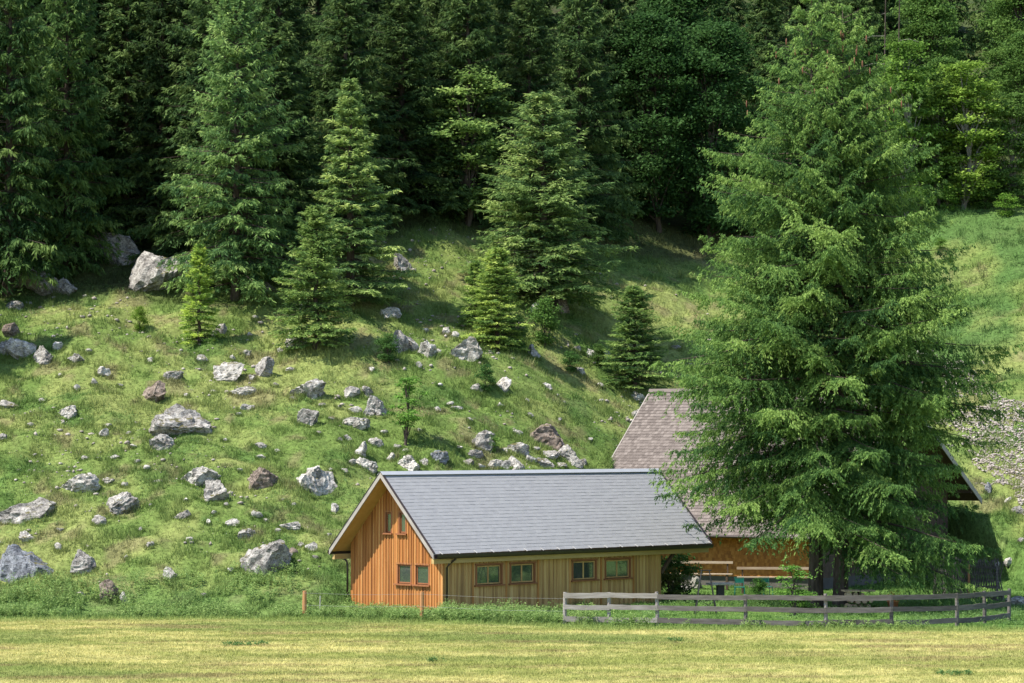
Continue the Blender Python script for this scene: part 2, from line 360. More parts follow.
def kites(P, D, N, ln, wd):
    """leaf quads from base P along D, width across D x N"""
    S = np.cross(D, N); S /= np.linalg.norm(S, axis=1)[:, None]+1e-9
    V = np.empty((len(P), 4, 3)); V[:, 0] = P; mid = P+D*(ln*.45)[:, None]
    V[:, 1] = mid+S*(wd/2)[:, None]; V[:, 2] = P+D*ln[:, None]; V[:, 3] = mid-S*(wd/2)[:, None]
    return V.reshape(-1, 3)
def unit(v): return v/(np.linalg.norm(v, axis=1)[:, None]+1e-9)
def leafy(rng, x, y, h, per, ls=(.07, .14), spread=.12):
    """upright leafy stems: leaves from the foot to the tip"""
    n = len(x); z = H(x, y); X_ = np.repeat(x, per); Y_ = np.repeat(y, per); hh = np.repeat(h, per); s = rng.random(n*per)**.8
    tilt = np.repeat(rng.normal(0, .15, (n, 2)), per, axis=0)
    P = np.stack([X_+tilt[:, 0]*s*hh+rng.normal(0, spread*.3, n*per), Y_+tilt[:, 1]*s*hh+rng.normal(0, spread*.3, n*per), np.repeat(z, per)+s*hh], -1)
    a = rng.uniform(0, 2*math.pi, n*per); D = unit(np.stack([np.cos(a), np.sin(a), rng.uniform(-.2, .9, n*per)], -1))
    N = unit(rng.normal(0, .5, (n*per, 3))+np.array([0, 0, 1])); ln = rng.uniform(*ls, n*per)*(1.15-.5*s)
    tint = np.clip(np.repeat(rng.uniform(.1, .8, n), per)+rng.normal(0, .12, n*per), 0, 1)
    return kites(P, D, N, ln, ln*.42), tint
# nettles and docks along the field edge, bank and the barn foot
xs = []; ys = []; hs = []
def band(n, x0, x1, f0, f1, h0, h1, thr=0):
    x = rng.uniform(x0, x1, n); u = rng.random(n); y = f0(x)+(f1(x)-f0(x))*u; k = fbm(x+7, y, 1.0, 2) > thr
    xs.append(x[k]); ys.append(y[k]); hs.append(rng.uniform(h0, h1, k.sum())*(.6+.8*fbm(x[k], y[k], .8, 2)))
fb = lambda d: (lambda x: np.interp(x, BX, BY)+d)
band(3000, -26, -6.3, fb(.1), fb(1.8), .12, .45, .38)
band(1500, -26, -14, fb(.8), fb(5), .35, .8, .5)
band(900, -14, -8, fb(1), fb(6), .2, .5, .56)
band(1700, -6.9, -2.6, fb(.1), lambda x: np.interp(x, [-6.9, -2.6], [112.0, 108.0])-.3, .15, .45, .3)
band(2600, -2.8, 3.2, fb(.2), lambda x: np.minimum(np.interp(x, [-2.8, 4.5], [108.0, 115.0])-.3, 107.6), .2, .6, .35)
band(260, 1.6, 5.9, fb(-.3), fb(.3), .2, .6, .5)
band(420, 6, 18, fb(-.2), fb(.3), .1, .4, .5)
x = np.concatenate(xs); y = np.concatenate(ys); h = np.concatenate(hs)
V, tn = leafy(rng, x, y, h, 16)
o = link(bpy.data.objects.new('nettles', np_mesh('nettles', V, 4, M['herb'], tint=tn))); o.color = (1.5, 1.3, 1.25, 1)
tag(o, 'tall nettles and weeds along the field edge and foot of the cabin', 'weeds', kind='stuff')
# low herbs in patches over the slope
x, y = scatter(rng, 80000, 108, 195); t = slope_t(x, y); fe = y-np.interp(x, FX, FY)
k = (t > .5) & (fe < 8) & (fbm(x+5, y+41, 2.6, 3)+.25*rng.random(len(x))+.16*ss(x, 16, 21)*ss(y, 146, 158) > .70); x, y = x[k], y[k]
x2, y2 = rng.uniform(5, 21, 5200), rng.uniform(102.5, 118, 5200); k = fbm(x2, y2, 1.5, 2) > .5; x = np.concatenate([x, x2[k]]); y = np.concatenate([y, y2[k]])
V, tn = leafy(rng, x, y, rng.uniform(.06, .26, len(x)), 7, (.06, .12))
o = link(bpy.data.objects.new('meadow_herbs', np_mesh('meadow_herbs', V, 4, M['herb'], tint=tn)))
tag(o, 'low dark green herbs growing in patches between the meadow grass', 'plants', kind='stuff')

# ------------------------------------------------------------------ trees
def spruce_mesh(seed, Ht, prof, nb, tw, sp, leaf=(.16, .3), droop=.5, zmin=.04, up=.45, curtain=.5, tops=((0, 0, 1.0),), whorl=.45, wr=(.15, .22), low=None, tlw=.42, jit=.10, tmin=.12, tpow=.6, hang=0, rj=(1, 1)):
    """returns crown mesh, limb MB ; prof(t) crown radius at relative height t"""
    r = np.random.default_rng(seed); mb = MB(); bw = []
    for (ox, oy, hs_) in tops:
        n = int(nb/len(tops)); u = (np.arange(n)+r.random(n))/n
        t = zmin+(.985-zmin)*u**.92; t = zmin+np.round((t-zmin)*Ht/whorl)*whorl/Ht+r.normal(0, .22*whorl/Ht, n); t = np.clip(t, zmin, .985); z = t*Ht*hs_; R = np.array([prof(v) for v in t])*r.uniform(.72, 1.08, n)
        R *= r.uniform(*rj, n); R *= np.where(r.random(n) < .12, r.uniform(1.0, 1.14, n), 1)
        a = np.arange(n)*2.399963+r.normal(0, .35, n)
        R *= 1+.48*(vnoise(np.cos(a)*1.3+5+seed, z/(Ht*.07)+np.sin(a)*1.3)-.5)
        if low is not None: R = np.where(z < low(a), 0.01, R)
        bw.append(np.stack([z, R, a, t, np.full(n, ox)*(.8+.2*t), np.full(n, oy)], -1))
    B = np.concatenate(bw); B = B[B[:, 1] > .02]; n = len(B); z0, R, a, t, ox, oy = B.T
    dirh = np.stack([np.cos(a), np.sin(a)], -1)
    A = up*(t**1.5)*1.2-.10*(1-t)+r.normal(0, .09, n); Bq = droop*(1-t)*.55+.12; Cq = droop*.28+.05
    def path(i, s):   # position on branch i at s in 0..1
        L = R[i]; k = s*L; wob = np.sin(s*5+a[i]*7)*.03*L
        zz = z0[i]+L*(A[i]*s-Bq[i]*s**2*1.0+Cq*s**4)
        return np.stack([ox[i]+dirh[i, 0]*k-dirh[i, 1]*wob, oy[i]+dirh[i, 1]*k+dirh[i, 0]*wob, zz], -1)
    btint = np.clip(r.normal(.46, .22, n), .05, .95)
    ntw = np.clip((tw*R/np.max(R)), 8, tw).astype(int)
    I = np.repeat(np.arange(n), ntw*2); m = len(I)
    s = r.uniform(.10, 1.0, m)**.72; side = r.choice([-1, 1], m)
    P = path(I, s); Pf = path(I, np.minimum(s+.03, 1.05)); fwd = unit(Pf-P)
    lat = np.stack([-dirh[I, 1]*side, dirh[I, 0]*side, np.zeros(m)], -1)
    ang = r.uniform(.75, 1.25, m); D = unit(fwd*np.cos(ang)[:, None]+lat*np.sin(ang)[:, None])
    tl = np.clip(R[I]*tlw*(1.08-s)**tpow*r.uniform(.25, 1.2, m), tmin, 1.7)
    dr = curtain*r.uniform(.3, 1.3, m)
    # sprays along twigs
    ns = np.clip((sp*tl/np.percentile(tl, 90)), 3, sp).astype(int); J = np.repeat(np.arange(m), ns); q = len(J)
    v = r.random(q)**.85; Q = P[J]+D[J]*(v*tl[J])[:, None]; Q[:, 2] -= (dr[J]*v**1.6*tl[J])+r.random(q)*.05
    Q += r.normal(0, .02, (q, 3))
    l2 = unit(np.cross(D[J], np.array([0, 0, 1.0]))); sd2 = r.choice([-1, 1], q)
    E = unit(D[J]*r.uniform(.5, 1.1, q)[:, None]+l2*(sd2*r.uniform(.2, .9, q))[:, None]+np.array([0, 0, -1.0])*(curtain*r.uniform(.0, 1.3, q))[:, None]+np.array([0, 0, -hang])+r.normal(0, .13+.2*(hang > 0), (q, 3)))
    N = unit(np.array([0, 0, .7])+r.normal(0, .7, (q, 3)))
    ln = r.uniform(*leaf, q); wd = ln*r.uniform(*wr, q)
    tint = np.clip(btint[I[J]]+r.normal(0, .09, q)+.30*(s[J]-.6)+.12*(v-.5)+r.normal(0, jit, m)[J], 0, 1)  # paler outwards: new growth, plus highlights painted into the tint
    V = kites(Q, E, N, ln, wd)
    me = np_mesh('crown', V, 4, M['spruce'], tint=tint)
    # woody parts
    rt = (Ht*.0135+.03)*(.82 if len(tops) > 1 else 1)
    for (ox_, oy_, hs_) in tops:
        pts = []; rr = []
        for k in range(13):
            f = k/12; pts.append((ox_*(.8+.2*f)+.03*math.sin(k*1.3+seed), oy_+.03*math.cos(k*1.7+seed), -.4+f*(Ht*hs_*.985+.4))); rr.append(rt*(1-f*.96)*(1.25 if k == 0 else 1)+.004)
        mb.tube(pts, rr, 9, jit=.06)
    for i in range(0, n, 1 if n < 500 else 2):
        if R[i] < .35: continue
        pp = path(np.array([i]*5), np.array([0, .22, .44, .66, .84])); mb.tube([tuple(p) for p in pp], [.010+.009*R[i], .008+.006*R[i], .007+.004*R[i], .006+.002*R[i], .004], 4)
    return me, mb
def broad_mesh(seed, Ht, Rc, nclump, per, leaf=(.10, .2), z0=.25, mat='broadleaf', flat=.6, bark='bark_grey'):
    r = np.random.default_rng(seed); mb = MB(); rt = Ht*.012+.03
    pts = [(math.sin(k*1.1+seed)*.02*Ht, math.cos(k*1.3+seed)*.02*Ht-.02*Ht, -.3+(Ht*.9+.3)*k/8) for k in range(9)]
    mb.tube(pts, [rt*(1-k/8.6) for k in range(9)], 8, jit=.05)
    cz = r.uniform(z0, 1, nclump); a = r.uniform(0, 2*math.pi, nclump)
    env = np.sin(np.clip((cz-z0)/(1.03-z0), 0, 1)**.75*math.pi)**.55*Rc*(.75+.25*np.sin(a*3+seed)); rad_ = env*r.random(nclump)**.45
    Cc = np.stack([np.cos(a)*rad_, np.sin(a)*rad_, cz*Ht], -1)
    for c in Cc[::2]:
        f = min(.95, max(.05, c[2]/Ht-.22)); k = f*8/.9*(.9); k0 = min(int(k), 7); b = Vector(pts[k0]).lerp(Vector(pts[k0+1]), k-k0)
        m_ = b.lerp(Vector(c), .5)+Vector((0, 0, .04*Ht)); mb.tube([b, m_, c], [rt*.35, rt*.2, .008], 4)
    J = np.repeat(np.arange(nclump), per); q = len(J); cs = r.uniform(.10, .2, nclump)*Rc
    G = r.normal(0, 1, (q, 3))*np.array([1, 1, flat*.7]); P = Cc[J]+G*cs[J][:, None]
    D = unit(r.normal(0, 1, (q, 3))*np.array([1, 1, .45])+np.array([0, 0, -.25])); N = unit(np.array([0, 0, 1])+r.normal(0, .55, (q, 3)))
    ln = r.uniform(*leaf, q); tint = np.clip(r.uniform(.15, .85, nclump)[J]+r.normal(0, .13, q), 0, 1)
    me = np_mesh('crown', kites(P, D, N, ln, ln*r.uniform(.5, .75, q)), 4, M[mat], tint=tint)
    return me, mb
class Kind:
    def __init__(s, name, me, mb, bark='bark'):
        s.name = name; s.crown = me; o = mb.build('trunk', M[bark]); s.trunk = o.data; bpy.data.objects.remove(o)
    def put(s, loc, sc, rz, label, cat, group=None, col=(1, 1, 1, 1), sxy=None, name=None):
        e = empty(name or s.name, loc, label, cat, group, rz); k = sxy if sxy else sc; e.scale = (k, k, sc)
        t = link(bpy.data.objects.new('trunk', s.trunk), e); c = link(bpy.data.objects.new('crown', s.crown), e); c.color = col
        return e
def cone(Rm, p=.85, base=.10):
    return lambda t: Rm*min(1, (1-t)**p*1.02+.015)*(1 if t > base else (.72+.28*t/base))
# the big spruce in front of the farmhouse
def bigprof(t):
    xs_ = [0, .05, .10, .18, .28, .38, .50, .62, .75, .86, .94, 1.0]; rs = [3.7, 5.5, 6.5, 6.8, 6.6, 6.2, 5.6, 4.9, 3.9, 2.5, 1.3, .15]
    return float(np.interp(t, xs_, rs))
big = Kind('spruce_tree', *spruce_mesh(5, 25.6, bigprof, 780, 46, 46, leaf=(.085, .185), droop=.42, zmin=.075, up=.34, curtain=.9, whorl=.78, wr=(.24, .36), tlw=.34, jit=.12, tmin=.18, tpow=.85, hang=.5, rj=(.84, 1.09), low=lambda a: 2.2+2.1*np.clip(.75-np.cos(a)-.25*np.sin(a), 0, 1), tops=((-.55, 0, 1.0), (.75, .15, .985))))
P = atY(826, 113.6)
big_e = big.put(P, 1, .4*0, 'huge spruce with two trunks and drooping branches in front of the farmhouse', 'tree', None, (1.13, 1.19, 1.0, 1))
rc = np.random.default_rng(9)
for k in range(34):
    a = rc.uniform(math.pi, 2*math.pi); t_ = rc.uniform(.80, .93); rr_ = bigprof(t_)*rc.uniform(.45, .95); sx_ = rc.choice([-.5, .7])
    p = Vector((sx_+math.cos(a)*rr_, math.sin(a)*rr_, 25.6*t_)); cm = MB(); [cm.tube([q_, q_-Vector((0, 0, .08)), q_-Vector((0, 0, .22)), q_-Vector((0, 0, .30))], [.012, .034, .03, .008], 6) for q_ in (p,)]
    cm.build('cone', M['cone_brown'], big_e, True)

kA = Kind('spruce_tree', *spruce_mesh(21, 12, cone(2.5, .85), 300, 18, 15, leaf=(.13, .26), droop=.25, up=.7, curtain=.45, whorl=.5, wr=(.2, .3), hang=.25, tpow=.8, rj=(.7, 1.15)))
kB = Kind('spruce_tree', *spruce_mesh(22, 12, cone(3.3, .62), 420, 19, 16, leaf=(.13, .27), droop=.25, up=.65, curtain=.55, whorl=.5, wr=(.2, .3), hang=.25, tpow=.8, rj=(.75, 1.12)))
kC = Kind('young_spruce', *spruce_mesh(23, 6, cone(1.75, .72), 250, 14, 12, leaf=(.10, .20), droop=.1, up=.8, curtain=.25, whorl=.3, wr=(.2, .32), rj=(.65, 1.15), hang=.15))
kD = Kind('small_spruce', *spruce_mesh(24, 3.2, cone(.92, .8), 110, 10, 9, leaf=(.08, .16), droop=.05, up=.9, curtain=.1, whorl=.22, wr=(.2, .32)))
kF = Kind('spruce_tree', *spruce_mesh(31, 18, cone(4.0, .62), 330, 18, 17, leaf=(.20, .40), droop=.40, up=.55, curtain=.8, zmin=.03, whorl=.6, wr=(.2, .32), hang=.4, tpow=.8, rj=(.75, 1.1)))
kG = Kind('spruce_tree', *spruce_mesh(32, 18, cone(3.6, .7), 310, 18, 17, leaf=(.20, .40), droop=.45, up=.5, curtain=.9, zmin=.05, whorl=.6, wr=(.2, .32), hang=.4, tpow=.8, rj=(.75, 1.1)))
kL = Kind('broadleaf_tree', *broad_mesh(41, 12, 3.4, 150, 190, (.15, .28), .04), bark='bark')
kM = Kind('maple_tree', *broad_mesh(42, 8, 2.0, 110, 130, (.11, .22), .06, flat=.45), bark='bark_grey')
kW = Kind('whitebeam_tree', *broad_mesh(43, 7, 2.1, 80, 110, (.10, .18), .12, flat=.35), bark='bark')
kS = Kind('sapling', *broad_mesh(44, 2.4, .75, 34, 60, (.06, .12), .28, flat=.4), bark='bark')
kBu = Kind('bush', *broad_mesh(45, 1.6, .95, 46, 70, (.07, .13), .05), bark='bark')

def plant(kind, px, py, ptop, hw_px, base, nominal, rad_n, label, cat='tree', group=None, col=(1, 1, 1, 1), rz=None, Y=None):
    """stand a tree at ground point seen at (px,py), with its real height and radius"""
    p = at(px, py) if Y is None else atY(px, Y)
    sc = p.y/F; hgt = (py-ptop)*sc if Y is None else (project(p.x, p.y, p.z)[1]-ptop)*sc
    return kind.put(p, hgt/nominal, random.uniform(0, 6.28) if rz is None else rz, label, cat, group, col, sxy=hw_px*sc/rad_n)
G1 = (1.1, 1.1, 1.0, 1)
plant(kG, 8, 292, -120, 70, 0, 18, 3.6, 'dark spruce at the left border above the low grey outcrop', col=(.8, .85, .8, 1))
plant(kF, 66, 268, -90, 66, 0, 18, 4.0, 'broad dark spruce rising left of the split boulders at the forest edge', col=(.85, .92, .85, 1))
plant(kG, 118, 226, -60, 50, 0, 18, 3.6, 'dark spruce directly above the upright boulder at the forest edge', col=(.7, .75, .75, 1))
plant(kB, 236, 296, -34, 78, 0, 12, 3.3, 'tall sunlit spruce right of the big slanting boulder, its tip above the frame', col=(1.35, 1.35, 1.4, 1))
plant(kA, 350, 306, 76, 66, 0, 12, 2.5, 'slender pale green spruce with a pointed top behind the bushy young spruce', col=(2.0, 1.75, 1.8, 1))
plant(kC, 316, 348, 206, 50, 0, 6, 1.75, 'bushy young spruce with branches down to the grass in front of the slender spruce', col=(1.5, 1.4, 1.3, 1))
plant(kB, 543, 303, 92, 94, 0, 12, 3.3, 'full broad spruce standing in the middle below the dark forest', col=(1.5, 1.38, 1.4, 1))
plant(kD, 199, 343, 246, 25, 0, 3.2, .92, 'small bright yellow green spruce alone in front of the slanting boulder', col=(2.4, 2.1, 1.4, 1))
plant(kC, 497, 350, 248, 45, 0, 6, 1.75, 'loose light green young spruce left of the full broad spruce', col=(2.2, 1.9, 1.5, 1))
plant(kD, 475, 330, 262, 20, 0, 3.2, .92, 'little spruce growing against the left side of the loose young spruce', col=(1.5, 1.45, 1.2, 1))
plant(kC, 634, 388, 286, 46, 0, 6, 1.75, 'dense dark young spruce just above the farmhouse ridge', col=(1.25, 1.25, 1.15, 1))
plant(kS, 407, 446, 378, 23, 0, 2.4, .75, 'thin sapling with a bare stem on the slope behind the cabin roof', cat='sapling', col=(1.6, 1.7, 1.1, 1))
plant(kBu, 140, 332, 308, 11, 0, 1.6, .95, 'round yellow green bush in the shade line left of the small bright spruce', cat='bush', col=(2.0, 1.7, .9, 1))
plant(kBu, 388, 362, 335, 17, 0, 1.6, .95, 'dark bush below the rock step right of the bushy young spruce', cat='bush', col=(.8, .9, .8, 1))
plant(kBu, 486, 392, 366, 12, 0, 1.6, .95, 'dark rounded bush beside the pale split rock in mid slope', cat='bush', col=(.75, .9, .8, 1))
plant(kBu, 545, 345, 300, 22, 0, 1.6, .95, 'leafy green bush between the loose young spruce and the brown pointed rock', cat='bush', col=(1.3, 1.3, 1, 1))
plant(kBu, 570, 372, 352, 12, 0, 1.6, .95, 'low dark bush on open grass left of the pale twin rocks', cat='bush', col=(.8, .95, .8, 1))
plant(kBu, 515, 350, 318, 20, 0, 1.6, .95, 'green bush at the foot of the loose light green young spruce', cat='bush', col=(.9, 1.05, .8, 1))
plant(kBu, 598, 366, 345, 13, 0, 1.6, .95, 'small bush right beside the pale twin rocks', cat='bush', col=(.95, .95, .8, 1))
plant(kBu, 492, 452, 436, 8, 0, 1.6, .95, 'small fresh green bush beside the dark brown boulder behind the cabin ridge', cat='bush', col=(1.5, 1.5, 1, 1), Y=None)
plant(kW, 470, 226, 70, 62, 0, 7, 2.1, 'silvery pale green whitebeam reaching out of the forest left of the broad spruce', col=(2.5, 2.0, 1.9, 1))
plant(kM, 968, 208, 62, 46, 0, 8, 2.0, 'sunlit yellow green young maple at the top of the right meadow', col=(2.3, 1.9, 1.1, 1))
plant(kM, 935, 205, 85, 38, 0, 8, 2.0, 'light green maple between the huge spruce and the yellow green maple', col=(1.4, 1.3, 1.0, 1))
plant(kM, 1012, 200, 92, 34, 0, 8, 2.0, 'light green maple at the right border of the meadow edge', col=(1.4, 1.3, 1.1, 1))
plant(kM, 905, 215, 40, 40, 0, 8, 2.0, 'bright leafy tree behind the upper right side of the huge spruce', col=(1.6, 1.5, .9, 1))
for px_, py_, hw_, hp_, c_, lb_ in [(918, 222, 20, 34, 1.3, 'leafy bush at the meadow edge just right of the huge spruce'), (948, 212, 16, 26, 1.6, 'small bright bush under the light green maple'), (985, 210, 18, 28, 1.2, 'bush under the right side of the yellow green maple'),
        (1006, 216, 15, 22, 1.7, 'bright low bush in the grass by the right border'), (1022, 206, 20, 30, 1.1, 'dark bush cut by the right border at the meadow edge'), (940, 250, 9, 12, 1.4, 'tiny bush alone in the upper right meadow')]:
    plant(kBu, px_, py_, py_-hp_, hw_, 0, 1.6, .95, lb_, cat='bush', col=(c_, c_, .9, 1))
# forest wall: rows of trees going up the slope
CO = ['first', 'second', 'third', 'fourth', 'fifth', 'sixth', 'seventh', 'eighth', 'ninth', 'tenth', 'eleventh', 'twelfth', 'thirteenth', 'fourteenth']
rows = [('front', 5, 62, (-95, 1090), (13, 17), 'FFGFG'), ('second', 12, 82, (-130, 1130), (15, 19), 'GFFG'), ('third', 21, 98, (-150, 1150), (15, 20), 'FG'), ('topmost', 33, 105, (-150, 1170), (15, 20), 'GF')]
for rn, dy, step, (p0, p1), (h0, h1), kinds in rows:
    px = p0; i = 0; todo = []
    while px < p1:
        Yp = np.interp((px-512)/F*150, FX, FY); Yp = np.interp((px-512)/F*Yp, FX, FY)+dy+random.uniform(-2, 2)
        todo.append((px+random.uniform(-12, 12), Yp)); px += step
    for i, (px, Yp) in enumerate(todo):
        broad = (rn == 'front' and (590 < px < 720 or px > 900)) or (rn == 'second' and (640 < px < 700 or px > 870)) or (rn == 'third' and px > 940)
        hgt = random.uniform(h0, h1)
        if rn == 'front' and px > 820: hgt *= .62
        if rn == 'second' and px > 820: hgt *= .8
        Yp = Yp+(6 if px < 210 and rn == 'front' else 0); p = atY(px, Yp); od = CO[i] if i < 14 else 'last'
        if broad:
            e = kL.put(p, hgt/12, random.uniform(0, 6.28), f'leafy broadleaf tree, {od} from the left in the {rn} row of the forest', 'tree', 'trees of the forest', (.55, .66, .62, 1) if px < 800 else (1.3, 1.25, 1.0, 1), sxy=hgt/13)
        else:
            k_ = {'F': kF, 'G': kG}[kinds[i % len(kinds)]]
            g = random.uniform(.42, .74)+(.15 if px > 850 else 0)  # low foliage tint puts the forest's shade into the colour
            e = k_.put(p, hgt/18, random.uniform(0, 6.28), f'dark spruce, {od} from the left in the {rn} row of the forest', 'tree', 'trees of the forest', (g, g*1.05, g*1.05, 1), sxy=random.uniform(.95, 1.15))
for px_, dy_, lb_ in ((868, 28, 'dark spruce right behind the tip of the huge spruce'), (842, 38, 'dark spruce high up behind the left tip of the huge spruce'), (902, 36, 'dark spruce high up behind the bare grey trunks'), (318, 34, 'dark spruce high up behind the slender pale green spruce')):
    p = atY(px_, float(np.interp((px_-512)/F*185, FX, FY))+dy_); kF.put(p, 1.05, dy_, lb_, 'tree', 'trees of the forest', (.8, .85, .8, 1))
# trees of the same wood beyond the left border (they throw the shade on the upper pasture)
for i, (x_, y_, s_) in enumerate([(-32, 136, 1.0), (-35, 133, 1.0), (-37, 139, 1.05), (-39, 148, 1.1), (-45, 142, 1.1), (-31.5, 151, 1)]):
    kF.put(Vector((x_, y_, float(H(x_, y_)))), s_, i, f'spruce at the left end of the wood, {CO[i]} outside the left border', 'tree', 'trees of the forest', (.9, .95, .9, 1))
# two bare trunks top right
for i, (px, top, lb) in enumerate([(887, -30, 'bare grey dead trunk with stubs above the right meadow, the left one'), (901, -34, 'bare grey dead trunk with long side twigs above the right meadow, the right one')]):
    p = at(px, 208) if False else atY(px, float(np.interp(22, FX, FY))+3); h = (project(*p)[1]-top)*p.y/F
    e = empty('dead_tree', p, lb, 'dead tree', 'bare trunks at the forest edge'); mb = MB()
    mb.tube([(.05*math.sin(k), 0, -.3+(h+.3)*k/8) for k in range(9)], [.085-.007*k for k in range(9)], 7, jit=.08); mb.build('trunk', M['bark'], e)
    mb = MB()
    for k in range(7):
        z_ = h*random.uniform(.45, .97); a_ = random.uniform(0, 6.28); l_ = random.uniform(.4, 1.9); mb.tube([(0, 0, z_), (math.cos(a_)*l_*.5, math.sin(a_)*l_*.5, z_+.02), (math.cos(a_)*l_, math.sin(a_)*l_, z_-.25)], [.018, .012, .004], 4); mb.build('branch', M['bark_grey'], e); mb = MB()
# ------------------------------------------------------------------ rocks
import bmesh
_ico = {}
def ico(sub):
    if sub not in _ico:
        bm = bmesh.new(); bmesh.ops.create_icosphere(bm, subdivisions=sub, radius=1)
        _ico[sub] = (np.array([v.co[:] for v in bm.verts]), [tuple(v.index for v in f.verts) for f in bm.faces]); bm.free()
    return _ico[sub]
def rock_shape(seed, sub, w, d, h, cuts=11, rough=.10):
    r = np.random.default_rng(seed); v, f = ico(sub); v = v.copy()
    n = unit(r.normal(0, 1, (cuts, 3))); ds = r.uniform(.42, .9, cuts)
    for k in range(cuts):
        dd = v@n[k]-ds[k]; v -= np.clip(dd, 0, None)[:, None]*n[k]
    o = r.uniform(0, 100, 3)
    def n3(p, s): return (fbm(p[:, 0]/s+o[0], p[:, 1]/s+p[:, 2]/s*.7+o[1], 1, 3)+fbm(p[:, 2]/s+o[2], p[:, 0]/s*.6-p[:, 1]/s+o[0], 1, 3))-1
    nn = unit(v); v += nn*(n3(v, .55)*rough*2.9+np.abs(n3(v*1.7, .25))*-rough*1.9)[:, None]
    v += nn*(n3(v*3.1, .2)*rough*1.0)[:, None]
    ax_ = unit(r.normal(0, 1, (1, 3))+np.array([[0, 0, 1.3]]))[0]; lay = (v@ax_)*r.uniform(3.5, 6)+.6*n3(v, .9)
    saw = lay-np.floor(lay); v += (v-np.outer(v@ax_, ax_))*((saw**2-.35)*rough*1.1)[:, None]
    s = np.abs(v).max(0); return v/s*np.array([w/2, d/2, h/2]), f
FOOT = []
def make_rock(name, px, py, wp, hp, mat, label, group, sub=3, seed=0, tilt=0, Y=None):
    p = at(px, min(py+hp*.36, 628)); sc = p.y/F; wd, ht = wp*sc*1.07, hp*sc*1.04; dp = min(wd, ht*1.6)*random.uniform(.75, 1)
    v, f = rock_shape(seed, sub, wd*1.04, dp, ht*1.35, rough=.10 if sub > 2 else .07)
    if tilt:
        c, s = math.cos(tilt), math.sin(tilt); v = np.stack([v[:, 0]*c-v[:, 2]*s, v[:, 1], v[:, 0]*s+v[:, 2]*c], -1)
    FOOT.append((p.x, p.y, wd, dp))
    me = bpy.data.meshes.new(name); me.from_pydata([tuple(a) for a in v], [], f); me.update(); me.materials.append(M[mat])
    o = link(bpy.data.objects.new(name, me)); o.location = (p.x, p.y+dp*.25, p.z+ht*.17); return tag(o, label, 'rock', group)
